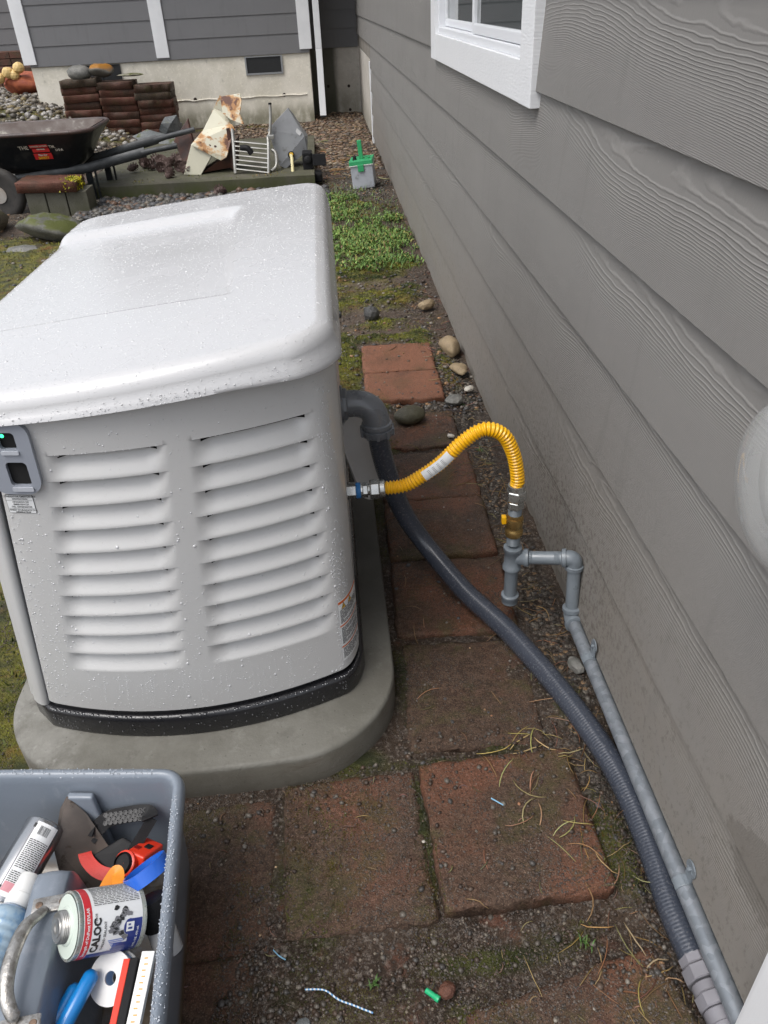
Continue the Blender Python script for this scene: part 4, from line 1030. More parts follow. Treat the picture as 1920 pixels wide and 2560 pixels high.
# outer wall as a second skin joined under the lip
base = len(V); V += V2
F += [(i, base+i, base+(i+1) % n, (i+1) % n) for i in range(n)]
F += [(base+k*n+i, base+(k+1)*n+i, base+(k+1)*n+(i+1) % n, base+k*n+(i+1) % n) for k in range(3) for i in range(n)]
F.append(tuple(base+3*n+i for i in range(n))[::-1])
me = mesh_from('tray', V, F, True); bm = bmesh.new(); bm.from_mesh(me)
for e in bm.edges:
    if len(e.link_faces) == 2 and e.calc_face_angle(0) > 1.0: e.smooth = False
bm.to_mesh(me); bm.free()
ob('tray_body', me, TRAY, tray)
# moulded pillar on the back wall
b = B(); b.prism([(-.585, .972, .262), (-.535, .966, .262), (-.518, .945, .045), (-.575, .950, .045)], (.0, -.014, 0)); ob('wall_rib', b.mesh(bevel=.005, bseg=3, smooth=True), TRAY, tray)
# centre spine that carries the handle
SP = []
for y, zt, wt in ((.865, .05, .012), (.850, .13, .022), (.835, .215, .030), (.815, .246, .034), (.79, .252, .035), (.72, .250, .036), (.60, .248, .037), (.45, .246, .038), (.34, .244, .038)):
    xc = -.574+.10*(.83-y)*.35; SP.append((y, zt, wt, xc))
V = []; F = []
for y, zt, wt, xc in SP:
    for q, zf in ((-1.8, 0), (-1.25, .55), (-1.04, .94), (-.9, 1.0), (.9, 1.0), (1.04, .94), (1.35, .55), (2.0, 0)):
        V.append((xc+wt*.86*q, y+(0), .04+(zt-.04)*zf))
for r in range(len(SP)-1):
    for c_ in range(7): F.append((r*8+c_, r*8+c_+1, (r+1)*8+c_+1, (r+1)*8+c_))
F.append(tuple(range(8)))
b = B(); b.add(V, F); me = b.mesh(); bm = bmesh.new(); bm.from_mesh(me); bmesh.ops.subdivide_edges(bm, edges=bm.edges, cuts=2, use_grid_fill=True, smooth=.25)
for f in bm.faces: f.smooth = True
bm.to_mesh(me); bm.free(); ob('divider', me, TRAY, tray)
PEW = T('hammered_pewter'); t = PEW; v = t.wpos(); t.pi('Base Color', t.mix(t.ramp(t.noise(v, 60, 4, .7), .4, .62), (.40, .39, .37), (.24, .225, .205))); t.pi('Metallic', .75); t.pi('Roughness', .34)
t.pi('Normal', t.bump(t.noise(v, 170, 2), .5, .0018)); PEW = t.m
SCR = simple('tarnished_screw', (.25, .17, .12), .4, (.12, .09, .07), 80, metal=.7)
hnd = None; HB = [(-.562, .742), (-.556, .575)]
b = B(); raw = bez([(HB[0][0]+.0, .742, .262), (HB[0][0]-.006, .728, .268), (-.577, .70, .283), (-.580, .650, .290), (-.576, .605, .283), (HB[1][0]-.006, .577, .268), (HB[1][0], .577, .262)], 8)
b.tube(raw, [.0066+.0028*math.sin(PI*i/(len(raw)-1)) for i in range(len(raw))], 16, sq=(1.25, .8)); hnd = ob('handle', b.mesh(smooth=True), PEW, tray)
for (x, y), sgn in zip(HB, (1, -1)):
    b = B(); m_ = Matrix.Translation((x+.004, y+.010*sgn, .256)) @ Matrix.Rotation(.1, 4, 'Z'); b.box(-.030, .030, -.014, .014, -.003, .003, mtx=m_)
    br = ob('bracket', b.mesh(bevel=.004, bseg=2, smooth=True), PEW, hnd)
    for dx in (-.018, .020):
        p = m_ @ Vector((dx, 0, .003)); b = B(); b.lathe([(.0062, 0), (.0055, .0014), (.002, .0018)], p, (0, 0, 1), 14); b.box(-.004, .004, -.0007, .0007, .0017, .0022, mtx=Matrix.Translation(p) @ Matrix.Rotation(.6, 4, 'Z'))
        ob('screw', b.mesh(smooth=True, angle=30), SCR, hnd)

# silver aerosol can with an off-white cap
ALU = simple('brushed_aluminium', (.42, .43, .44), .22, metal=.9); CAPM = simple('dull_white_cap', (.50, .50, .49), .4, coat=.2); WHT = simple('clean_white_plastic', (.72, .72, .70), .35, coat=.2)
S0 = Vector((-.628, .935, .218)); S1 = Vector((-.672, .812, .195)); ax = (S1-S0).normalized()
can = empty('spray_can', S0+ax*.09-Vector((0, 0, .03)), 'silver spray can with a white printed label and white cap, left in the grey tray', 'spray can')
rS = .037; cl = .145
b = B(); b.lathe([(.028, .003), (.033, -.001), (rS-.001, .001), (rS, .004), (rS, cl), (rS-.004, cl+.006)], S0, ax, 48); ob('can_body', b.mesh(smooth=True, angle=40), ALU, can)
b = B(); b.lathe([(rS-.001, cl+.004), (rS+.001, cl+.006), (rS+.0005, cl+.045), (rS-.005, cl+.052)], S0, ax, 40); b.lathe([(rS-.006, cl+.045), (rS-.008, cl+.075), (rS-.016, cl+.083)], S0, ax, 36); ob('cap', b.mesh(smooth=True), CAPM, can)
zup = Vector((0, 0, 1)); zup = (zup-ax*zup.dot(ax)).normalized(); sd_ = ax.cross(zup)   # frame of the can
def canpt(a, d, r=rS, off=.0006): return S0+ax*d+(zup*math.cos(a)+sd_*math.sin(a))*(r+off)
def canstrip(b, a0, a1, d0, d1, off, mi, r=rS, f=canpt):
    n = max(1, int(abs(a1-a0)/.15)+1); V = []
    for k in range(n+1): a = a0+(a1-a0)*k/n; V += [f(a, d0, r, off), f(a, d1, r, off)]
    b.add(V, [(2*k, 2*k+1, 2*k+3, 2*k+2) for k in range(n)], mi)
sg = 1 if canpt(.6, .05).x > canpt(-.6, .05).x else -1
b = B(); canstrip(b, sg*.15, sg*1.25, .008, cl-.004, .0006, 0); canstrip(b, sg*.08, sg*.15, .008, cl-.004, .0007, 2); canstrip(b, sg*.05, sg*.18, .012, .020, .0009, 1); canstrip(b, sg*.05, sg*.18, cl-.02, cl-.010, .0009, 1)
rs = random.Random(9)
for k in range(13):           # barcode
    a = .40+.042*k; canstrip(b, sg*a, sg*(a+rs.choice((.012, .022))), .014, .030, .0010, 1)
d = .040
while d < cl-.03:
    a = .22
    while a < 1.15:
        l = rs.uniform(.06, .2); canstrip(b, sg*a, sg*min(1.18, a+l), d, d+.0016, .0010, 1); a += l+.03
    d += .0033
    if .09 < d < .095: d += .005
canstrip(b, sg*.2, sg*1.2, cl-.028, cl-.012, .0010, 3)
ob('label', b.mesh(), [STK, INK, simple('grey_label_band', (.2, .2, .21), .4), simple('pink_print', (.55, .25, .28), .5)], can)

# putty knife blade and headlamp
ob('putty_knife', B().prism([(-.603, .955, .235), (-.585, .962, .262), (-.555, .948, .225), (-.512, .905, .16), (-.520, .85, .07), (-.60, .84, .08), (-.612, .90, .19)], (.002, -.002, .0015)).mesh(bevel=.0006), simple('tarnished_steel_blade', (.10, .085, .075), .4, (.17, .14, .12), 12, metal=.5, spots=(.05, .035, .025)), None, 'dark tarnished steel putty blade leaning on the back wall of the tray', 'putty knife')
ob('steel_scraper', B().prism([(-.59, .915, .19), (-.555, .93, .20), (-.525, .912, .165), (-.512, .885, .12), (-.53, .872, .10)], (.001, -.002, .0015)).mesh(), simple('brown_blade', (.14, .11, .09), .5, (.08, .06, .05), 15, metal=.3), None, 'rounded brown scraper blade behind the red headlamp', 'scraper')
REDP = simple('bright_red_plastic', (.62, .035, .012), .38, coat=.15); BWEB = simple('black_webbing', (.008, .008, .009), .6, bump=.5, bsc=400, bd=.001, spec=.25)
hl = empty('headlamp', (-.46, .89, .12), 'red headlamp with a black and red elastic strap in the grey tray', 'headlamp')
VD = Vector((.28, -.52, .80))
def ribbon(b, pts, wd, th, up=None, n=8, mi=0, tw=0.0):
    P = bez(pts, n); V = []; U = Vector(up) if up else VD
    for i, p in enumerate(P):
        tt = (P[min(i+1, len(P)-1)]-P[max(0, i-1)]).normalized(); W_ = VD if up is None else None; u = tt.cross(VD).normalized() if up is None else (U-tt*U.dot(tt)).normalized(); s_ = tt.cross(u)
        V += [p+u*wd/2+s_*th/2, p+u*wd/2-s_*th/2, p-u*wd/2-s_*th/2, p-u*wd/2+s_*th/2]
    k = len(P); F = [(i*4+j, i*4+(j+1) % 4, (i+1)*4+(j+1) % 4, (i+1)*4+j) for i in range(k-1) for j in range(4)]+[(0, 1, 2, 3), ((k-1)*4+3, (k-1)*4+2, (k-1)*4+1, (k-1)*4)]
    b.add(V, F, mi); return b
RB = simple('red_strap', (.50, .03, .02), .55, bump=.4, bsc=300)
up_ = (0.1, -.35, .9)
b = ribbon(B(), [(-.553, .920, .185), (-.520, .942, .205), (-.478, .943, .215), (-.438, .938, .222), (-.430, .925, .222)], .030, .003); st = ob('strap', b.mesh(), BWEB, hl)
b = B()
for r in range(3):            # embossed honeycomb on the black strap
    for q in range(9):
        x = -.518+.0095*q+(.0047 if r % 2 else 0); z = .214+(-.008+.008*r)*.5+.0012*q*.6; y = .9375+(-.008+.008*r)*.75
        b.lathe([(.0046, 0), (.0046, .0016), (.0032, .0016), (.0032, .0002)], (x, y, z), (.1, -.5, .85), 6)
ob('honeycomb_grip', b.mesh(), simple('black_rubber_grip', (.014, .014, .015), .35), st)
ob('strap', ribbon(B(), [(-.540, .925, .20), (-.558, .935, .19), (-.567, .925, .175), (-.564, .908, .168)], .022, .003).mesh(), BWEB, hl)
ob('strap', ribbon(B(), [(-.565, .918, .170), (-.556, .892, .166), (-.533, .868, .162), (-.505, .856, .160), (-.478, .858, .155)], .024, .003).mesh(), RB, hl)
ob('strap', ribbon(B(), [(-.470, .835, .155), (-.478, .868, .165), (-.452, .905, .19), (-.428, .93, .215)], .020, .003).mesh(), BWEB, hl)
ob('strap_pad', B().prism([(-.548, .905, .15), (-.49, .925, .17), (-.45, .90, .165), (-.49, .855, .145)], (0, -.006, .012)).mesh(bevel=.003), BWEB, hl)
mL = Matrix.Translation((-.445, .880, .175)) @ Matrix.Rotation(math.radians(28), 4, 'Z').inverted() @ Matrix.Rotation(math.radians(-30), 4, 'X')
b = B(); b.box(-.019, .021, -.026, .032, -.020, .016, mtx=mL); lb = ob('lamp_body', b.mesh(bevel=.005, bseg=3, smooth=True), REDP, hl)
b = B(); b.box(-.001, .012, .000, .013, .0158, .018, mtx=mL); ob('button', b.mesh(bevel=.001), BWEB, lb)
for k in range(4): ob('vent_slot', B().box(-.015+.0032*k, -.0135+.0032*k, -.012, -.002, .0158, .0172, mtx=mL).mesh(), simple('dark_red_groove', (.2, .01, .01), .5) if k == 0 else bpy.data.materials['dark_red_groove'], lb)
b = B(); c0 = mL @ Vector((-.012, -.034, -.004)); axl = (mL.to_3x3() @ Vector((-.15, -1, .55))).normalized()
b.lathe([(.020, -.022), (.023, -.014), (.023, .004), (.020, .006)], c0, axl, 28); ob('lamp_head', b.mesh(smooth=True, angle=40), REDP, hl)
b = B(); b.lathe([(.0185, .0), (.0195, .008), (.017, .012), (.0165, .007), (.001, .006)], c0, axl, 28); ob('bezel', b.mesh(smooth=True, angle=40), BWEB, hl)

# roll of blue tape, strip of orange, black capped pot, small white tube
t = T('blue_tape'); t.pi('Base Color', (.015, .11, .52)); t.pi('Roughness', .3); t.pi('Coat Weight', .3); BT = t.m
c0 = Vector((-.405, .795, .255)); axr = Vector((.45, -.50, -.62)).normalized(); V = []; b = B(); N_ = 44
for k in range(N_):
    th = 2*PI*k/N_; a_ = axr.cross(Vector((0, 0, 1))).normalized(); d = a_*math.cos(th)+axr.cross(a_)*math.sin(th)
    for rr, h in ((.040, -.012), (.040, .012), (.0375, .012), (.0375, -.012)): V.append(c0+d*rr+axr*h)
b.add(V, [(k*4+j, k*4+(j+1) % 4, ((k+1) % N_)*4+(j+1) % 4, ((k+1) % N_)*4+j) for k in range(N_) for j in range(4)])
ob('blue_tape_ring', b.mesh(smooth=True, angle=40), BT, None, 'bright blue plastic ring beside the tray rim under the headlamp', 'ring')
OR = simple('orange_plastic', (.78, .27, .02), .35, coat=.2)
ob('orange_strip', ribbon(B(), [(-.492, .760, .215), (-.484, .790, .225), (-.470, .815, .232), (-.462, .808, .236), (-.458, .785, .235), (-.448, .765, .23), (-.430, .760, .232)], .020, .0015).mesh(), OR, None, 'folded translucent orange plastic strip beside the blue ring', 'plastic strip')
pot = empty('small_jar', (-.405, .75, .10), 'clear plastic jar with a black lid standing against the right side of the tray', 'jar')
ob('lid', B().lathe([(.020, 0), (.026, .002), (.027, .006), (.027, .05), (.026, .052)], (-.402, .765, .225), (.25, -.5, -.8), 32).mesh(smooth=True, angle=40), BWEB, pot)
ob('glass_body', B().lathe([(.0245, .045), (.0245, .10), (.02, .104)], (-.402, .765, .225), (.25, -.5, -.8), 32).mesh(smooth=True), simple('milky_clear_plastic', (.45, .46, .47), .15, coat=.6), pot)
ob('white_tube', B().lathe([(.009, 0), (.0155, .003), (.016, .07), (.013, .075)], (-.462, .795, .19), (.12, -.55, -.45), 26).mesh(smooth=True, angle=40), WHT, None, 'small white plastic tube behind the sealant can', 'tube')
ob('white_stick', B().box(-.004, .004, 0, .08, -.001, .001, mtx=Matrix.Translation((-.515, .745, .19)) @ Matrix.Rotation(-.75, 4, 'Z') @ Matrix.Rotation(.35, 4, 'X')).mesh(), WHT, None, 'thin white plastic stick lying behind the sealant can', 'stick')

# pipe sealant can
LIDM = simple('tinned_lid', (.42, .42, .38), .3, (.30, .36, .34), 40, metal=.5); SEAL = simple('pale_green_sealant', (.50, .56, .50), .45)
P0 = Vector((-.512, .700, .276)); P1 = P0+Vector((.76, .38, -.53)).normalized()*.11; cx_ = (P1-P0).normalized(); rC = .0505; CLn = .112
sc_ = empty('sealant_can', (P0+P1)/2-Vector((0, 0, .05)), 'round sealant can with white, red and blue label lying on its side', 'can')
b = B(); b.lathe([(.046, .003), (.049, .0), (rC+.001, .001), (rC+.001, .005), (rC, .007), (rC, CLn-.006), (rC+.001, CLn-.004), (rC+.001, CLn), (rC-.003, CLn-.001)], P0, cx_, 56); cb = ob('can_body', b.mesh(smooth=True, angle=40), LIDM, sc_)
b = B(); b.lathe([(.047, -.0005), (.030, .001), (.029, -.003), (.026, -.004)][::1], P0, cx_, 48); ob('sealant_ring', b.mesh(smooth=True, angle=50), SEAL, sc_)
b = B(); pr_ = [(.0235, -.002)]+[(.0235+(.0012 if k % 2 else 0), -.003-.0014*k) for k in range(9)]+[(.0225, -.0165), (.015, -.0155), (.014, -.0170), (.009, -.0168), (.008, -.0155)]
b.lathe(pr_, P0, cx_, 48); cp_ = ob('screw_cap', b.mesh(smooth=True, angle=40), simple('dull_tin', (.38, .37, .35), .32, metal=.85), sc_)
zc_ = Vector((0, 0, 1)); zc_ = (zc_-cx_*zc_.dot(cx_)).normalized(); sdc = cx_.cross(zc_)
if sdc.y > 0: sdc = -sdc                                            # positive angle turns towards the camera side
def cpt(a, d, r=rC, off=.0006): return P0+cx_*d+(zc_*math.cos(a)+sdc*math.sin(a))*(r+off)
b = B(); cs = lambda a0, a1, d0, d1, off, mi: canstrip(b, a0, a1, d0, d1, off, mi, rC, cpt)
cs(-1.5, 2.6, .008, CLn-.007, .0005, 0); cs(-1.5, 2.6, .009, .021, .0008, 2)
cs(1.45, 2.6, .060, CLn-.008, .0008, 3); cs(1.75, 2.6, .022, .060, .0008, 3); cs(.75, 1.45, CLn-.030, CLn-.008, .0008, 3)
rs = random.Random(21)
a = -1.15
while a < .22:
    d = .026
    while d < CLn-.012:
        l = rs.uniform(.004, .012); cs(a, a+.022, d, min(d+l, CLn-.010), .0010, 1); d += l+.0016
    a += .058
def ctext(s, size, a0, d0, mi, bold=0.0):
    V, F = text_mesh(s, size, 'LEFT', 0, bold); b.add([cpt(a0-v_.x/rC, d0-v_.y, rC, .0013) for v_ in V], F, mi)
ctext('Strength of DuPont KEVLAR', .0066, 1.78, .0150, 0, .00015)
ctext('CALOC', .0160, 1.66, .0300, 1, .0008)
ctext('15808', .0055, .72, .0275, 1)
ctext('THREAD SEALANT', .0056, 1.62, .0425, 1, .0001)
ctext('16 FL. OZ. 473 mL', .0050, 1.75, CLn-.0150, 0, .0001)
for k in range(7): cs(1.30+.06*k, 1.325+.06*k, .050+.002*k, .082-.004*k, .0011, 4)
# abstract grey patch with a small framed panel where the printed emblem is
def blob(ca, cd, ra, rd, mi, off=.0014, n=14): b.add([cpt(ca, cd, rC, off)]+[cpt(ca+ra*math.cos(2*PI*k/n)/rC, cd+rd*math.sin(2*PI*k/n), rC, off) for k in range(n)], [(0, 1+k, 1+(k+1) % n) for k in range(n)], mi)
re_ = random.Random(4)
for k in range(26):
    q = k/25; ca = .42+.75*q+re_.uniform(-.08, .08); cd = .066+.012*math.sin(q*7)+re_.uniform(-.006, .006)
    V = [cpt(ca+re_.uniform(.5, 1.1)*.0052*math.cos(2*PI*m/7)/rC, cd+re_.uniform(.5, 1.1)*.0058*math.sin(2*PI*m/7), rC, .0012+.00002*k) for m in range(7)]; b.add(V, [tuple(range(7))], 5 if k % 3 else 1)
blob(.97, .083, .012, .010, 3, .0016); cs(.83, 1.10, .077, .090, .0019, 0); cs(.88, .93, .080, .084, .0021, 3); cs(.98, 1.04, .080, .087, .0021, 3)
ob('label', b.mesh(), [STK, INK, simple('red_label_band', (.55, .03, .04), .35), simple('navy_label', (.025, .04, .20), .35), simple('blue_print', (.08, .16, .5), .4), simple('grey_emblem', (.17, .17, .18), .4)], sc_)
add_ = None

# blue squeeze bottle, white cap, markers, thread tape spool, pencil, rule
CLB = T('pale_blue_plastic'); t = CLB; v = t.wpos(); t.pi('Base Color', t.mix(t.ramp(t.noise(v, 25, 4), .4, .6), (.07, .20, .38), (.30, .40, .48))); t.pi('Roughness', .2); t.pi('Coat Weight', .5); CLB = t.m
bt = empty('squeeze_bottle', (-.66, .72, .08), 'ribbed pale blue bottle with a white cap standing left of the tray handle', 'bottle')
c0 = Vector((-.628, .800, .222)); axb = Vector((-.20, -.78, -.10)).normalized()
b = B(); b.lathe([(.014, -.030), (.018, -.027), (.020, 0), (.021, .004)], c0, axb, 30); b.lathe([(.0205, .004)]+[(.0215+(.0008 if k % 2 else 0), .006+.002*k) for k in range(10)]+[(.02, .027)], c0, axb, 30); ob('cap', b.mesh(smooth=True, angle=40), WHT, bt)
b = B(); b.lathe([(.020, .026), (.034, .036), (.037, .045)]+[(.037+(.0018 if (k//2) % 2 else 0), .05+.0035*k) for k in range(22)]+[(.037, .15), (.036, .26)], c0, axb, 36); ob('bottle_body', b.mesh(smooth=True), CLB, bt)
ob('label', B().lathe([(.0372, .135), (.0388, .1352), (.0388, .25), (.0372, .2502)], c0, axb, 36).mesh(smooth=True, angle=30), simple('mottled_blue_label', (.22, .32, .45), .35, (.6, .63, .66), 30), bt)
t = T('blue_marker_plastic'); t.pi('Base Color', (.008, .19, .52)); t.pi('Roughness', .28); t.pi('Coat Weight', .3); MK = t.m
for k, (p, q, lb_) in enumerate((((-.478, .662, .205), (-.545, .50, .185), 'blue round marker lying right against the white tape spool'), ((-.508, .655, .180), (-.575, .50, .17), 'blue round marker nearest the tray divider'))):
    p = Vector(p); q = Vector(q); L = (q-p).length; ob('marker', B().lathe([(.007, 0), (.0115, .006), (.0125, .010), (.0125, L*.5), (.0117, L*.5+.001), (.0117, L)], p, q-p, 28).mesh(smooth=True, angle=40), MK, None, lb_, 'marker', 'blue markers in the tray')
sp = empty('thread_tape_spool', (-.455, .655, .15), 'white plastic spool of pale blue thread tape lying under the sealant can', 'tape spool')
b = B(); c0 = Vector((-.452, .655, .190)); axs = Vector((-.28, -.45, .85)).normalized()
u_ = axs.cross(Vector((0, 0, 1))).normalized(); w_ = axs.cross(u_)
def annulus(b, c, ax, r0, r1, h, n=44):
    a = ax.cross(Vector((0, 0, 1))).normalized(); d = ax.cross(a); V = []
    for k in range(n):
        e = a*math.cos(2*PI*k/n)+d*math.sin(2*PI*k/n)
        V += [c+e*r0, c+e*r1, c+e*r1+ax*h, c+e*r0+ax*h]
    b.add(V, [(k*4+j, ((k+1) % n)*4+j, ((k+1) % n)*4+(j+1) % 4, k*4+(j+1) % 4) for k in range(n) for j in range(4)]); return b
ob('flange', annulus(B(), c0, axs, .0105, .040, .003).mesh(smooth=True, angle=40), WHT, sp); ob('flange', annulus(B(), c0-axs*.021, axs, .0105, .040, .003).mesh(smooth=True, angle=40), WHT, sp)
ob('tape_winding', annulus(B(), c0-axs*.0179, axs, .0106, .036, .0178).mesh(smooth=True, angle=40), simple('pale_blue_tape', (.28, .42, .62), .5), sp)
ob('tape_end', ribbon(B(), [c0-axs*.008+Vector((.02, -.033, 0)), c0-axs*.006+Vector((.026, -.043, -.004)), c0-axs*.004+Vector((.036, -.042, .002)), c0+Vector((.040, -.050, -.004))], .010, .0006, tuple(axs), 4).mesh(), bpy.data.materials['pale_blue_tape'], sp)
pc = empty('carpenters_pencil', (-.42, .57, .17), 'flat red and black pencil between the white spool and the tray rim', 'pencil')
mP = Matrix.Translation((-.416, .665, .222)) @ Matrix.Rotation(math.radians(3), 4, 'Z').inverted() @ Matrix.Rotation(math.radians(5), 4, 'X')
ob('red_side', B().box(-.010, .0005, -.20, 0, -.005, .005, mtx=mP).mesh(bevel=.001), REDP, pc); ob('black_side', B().box(.0008, .014, -.20, .001, -.006, .006, mtx=mP).mesh(bevel=.0015), BWEB, pc)
rl_ = empty('folding_rule', (-.385, .58, .17), 'white rule with small yellow marks along the right side of the tray', 'rule')
mR = Matrix.Translation((-.386, .672, .225)) @ Matrix.Rotation(math.radians(4), 4, 'Z').inverted() @ Matrix.Rotation(math.radians(5), 4, 'X')
ob('blade', B().box(-.011, .010, -.22, 0, -.006, .006, mtx=mR).mesh(bevel=.0015), WHT, rl_)
b = B()
for k in range(22):
    x0 = -.003 if k % 2 else -.0045
    b.add([mR @ Vector(p) for p in ((x0, -.012-.009*k, .0064), (x0+.006, -.012-.009*k, .0064), (x0+.006, -.010-.009*k, .0064), (x0, -.010-.009*k, .0064))], [(0, 1, 2, 3)])
ob('scale_marks', b.mesh(), simple('amber_marks', (.62, .36, .10), .5), rl_)
# drops on the tray rim and divider
P = []; N = []; R = []
for k in range(900):
    i = rl.randrange(3); a0, a1 = [(0, 1), (1, 2), (0, 1)][i]; q = rl.uniform(.09, .91); A_ = Vector((*TC[a0], 0)); C_ = Vector((*TC[a1], 0)); p = A_.lerp(C_, q)
    inn = Vector((-1, 0, 0)) if a0 == 0 else Vector((0, -1, 0)); d = rl.uniform(-.004, .016); z = .2985 if 0 < d < .013 else .291
    P.append(p+inn*d+Vector((0, 0, z+.0015))); N.append(Vector((0, 0, 1))); R.append(rl.uniform(.0006, .0016))
ob('water_drops', domes([tuple(x) for x in P], [tuple(x) for x in N], R, .5), simple('clear_bead', (.30, .33, .37), .05, coat=1.0, spec=1.0), tray, kind='stuff')

# ------------------------------------------------------------------ far corner of the yard
def rockmesh(sx, sy, sz, seed, sub=3, ang=.35, flat=.25):
    bm = bmesh.new(); bmesh.ops.create_icosphere(bm, subdivisions=sub, radius=1)
    for v_ in bm.verts:
        p = v_.co; n_ = float(fbm(p.x*1.6+seed*3.7+p.z*1.3, p.y*1.6-p.z*1.7+seed, 4, seed))-.5
        q = 1+ang*n_*1.4+.05*(float(vn(p.x*9+seed, p.y*9+p.z*7, seed+3))-.5)
        for k in range(5):     # facets
            a = Vector((math.sin(seed*3.1+k*2.2), math.cos(seed*1.7+k*1.9), math.sin(seed+k*2.9)*.8)).normalized(); lim = 1-flat*(.5+.5*math.sin(seed*5+k))
            d = p.dot(a)*q
            if d > lim: q *= (lim+(d-lim)*.25)/d
        v_.co = Vector((p.x*q*sx, p.y*q*sy, p.z*q*sz))
    for f in bm.faces: f.smooth = True
    for e in bm.edges:
        if len(e.link_faces) == 2 and e.calc_face_angle(0) > .30: e.smooth = False
    me = bpy.data.meshes.new('rock'); bm.to_mesh(me); bm.free(); return me
def rmat(name, a, b_, moss=None, ma=.5, sc=7, wet=.55):
    t = T(name); v = t.obj(); c = t.mix(t.ramp(t.noise(v, sc, 5, .6), .35, .65), a, b_)
    c = t.mix(t.math('MULTIPLY', t.ramp(t.noise(v, sc*9, 4, .7), .5, .7), .4), c, tuple(min(1, x*2) for x in b_))
    if moss: c = t.mix(t.math('MULTIPLY', t.ramp(t.n('SeparateXYZ', Vector=t.n('NewGeometry').outputs['Normal']).outputs['Z'], .15, .8), t.ramp(t.noise(v, sc*1.3, 4, .6), .62-.3*ma, .78-.3*ma)), c, moss)
    t.pi('Base Color', c); t.pi('Roughness', wet); t.pi('Specular IOR Level', .35); t.pi('Normal', t.bump(t.noise(v, sc*8, 5, .7), .8, .006)); return t.m
MOSC = (.075, .085, .015)
R_GREY = rmat('grey_field_stone', (.11, .11, .10), (.19, .185, .17)); R_MOSSY = rmat('mossy_grey_stone', (.085, .085, .075), (.15, .145, .125), MOSC, .75)
R_DARK = rmat('dark_wet_stone', (.045, .045, .045), (.075, .075, .07), wet=.35, sc=20); R_OLIVE = rmat('olive_brown_stone', (.055, .05, .034), (.085, .08, .05), wet=.4, sc=14)
R_TAN = rmat('tan_stone', (.30, .23, .14), (.22, .165, .10), sc=14); R_ORG = rmat('orange_stone', (.40, .17, .05), (.5, .3, .14), sc=20); R_RED = rmat('red_brown_stone', (.12, .05, .032), (.09, .04, .028), sc=20, wet=.35)
R_WHITE = rmat('pale_stone', (.55, .52, .46), (.42, .38, .32), sc=20); R_BLUE = rmat('blue_grey_stone', (.10, .11, .112), (.155, .162, .16), MOSC, .25)
def rock(loc, size, seed, mat, label, rot=0.0, sub=3, ang=.35, flat=.25, cat='stone', name='stone', group=None):
    me = rockmesh(*size, seed, sub, ang, flat); me.materials.append(mat); o = bpy.data.objects.new(name, me); col.objects.link(o)
    o.location = loc; o.rotation_euler = (0, 0, rot); WL[o.name] = Vector(loc); tag(o, label, cat, group); return o
rock((.262, 2.865, .045), (.066, .052, .037), 3, R_OLIVE, 'smooth olive brown oval stone on the paver near the conduit elbow', .25, ang=.12, flat=.12)
rock((.182, 4.14, .035), (.045, .048, .045), 5, R_DARK, 'small dark pebble on bare soil between generator and wall', .4, 2, .12, .1)
rock((.50, 4.24, .03), (.055, .04, .028), 8, R_TAN, 'pale tan stone on bare soil against the wall', .5, 2)
rock((.535, 3.58, .04), (.045, .085, .05), 9, R_TAN, 'brown lumpy stone at the wall beside the farthest red paver', .2, 3)
rock((.545, 3.34, .025), (.035, .07, .022), 12, R_TAN, 'flat pale stone flake at the wall foot beside the second paver', .3, 3, .5, .5)
rock((.475, 3.03, .02), (.042, .036, .022), 14, R_GREY, 'small grey stone in the gravel beside the second paver', .2, 2)
rock((.555, 3.13, .02), (.03, .02, .012), 33, R_WHITE, 'pale cream stone chip against the wall near the farthest pavers', .9, 2)
rock((.005, 2.94, .03), (.048, .034, .026), 17, R_ORG, 'orange stone chip behind the conduit elbow', .3, 2, .5, .5)
rock((.41, 2.70, .022), (.022, .016, .010), 19, R_WHITE, 'white stone chip touching the top of the yellow hose', -.5, 1, .5, .5)
rock((.100, .665, .010), (.019, .015, .013), 22, R_RED, 'red-brown stone beside the green plug near the bottom edge', .5, 2)
rock((-.16, .635, .004), (.014, .012, .008), 23, R_BLUE, 'blue-grey stone left of the green plug', .5, 2)
rock((.55, 1.42, .012), (.02, .03, .02), 25, R_GREY, 'small grey stone under the first pipe strap', .5, 2)
rock((-.33, 5.60, .03), (.05, .04, .02), 41, R_WHITE, 'pale stone hidden beside the generator lid', .5, 1) if False else None
rock((-2.20, 6.46, .075), (.27, .20, .12), 31, R_MOSSY, 'long grey-green stone in front of the mossy planter block', .12, 3, .45, .6)
rock((-2.98, 6.75, .08), (.32, .35, .17), 35, rmat('lumpy_mossy_stone', (.12, .10, .07), (.17, .15, .11), (.05, .06, .012), .8), 'lumpy brown stone with green moss at the left edge', .3, 3, .5, .3)
rock((-2.35, 6.15, .0), (.13, .10, .03), 36, R_GREY, 'flat pale stone below the long grey-green stone', .1, 2)
rock((-1.95, 11.35, .16), (.26, .2, .17), 44, R_BLUE, 'angular grey rock at the foot of the paver stack', .4, 2, .8, .8)
rock((-2.05, 10.9, .05), (.42, .3, .14), 46, R_BLUE, 'broad grey rock lying below the angular one', -.2, 2, .8, .8)
rock((-1.5, 10.4, .04), (.22, .2, .10), 48, R_GREY, 'grey rock behind the wheelbarrow handles', .5, 3, .4, .4)

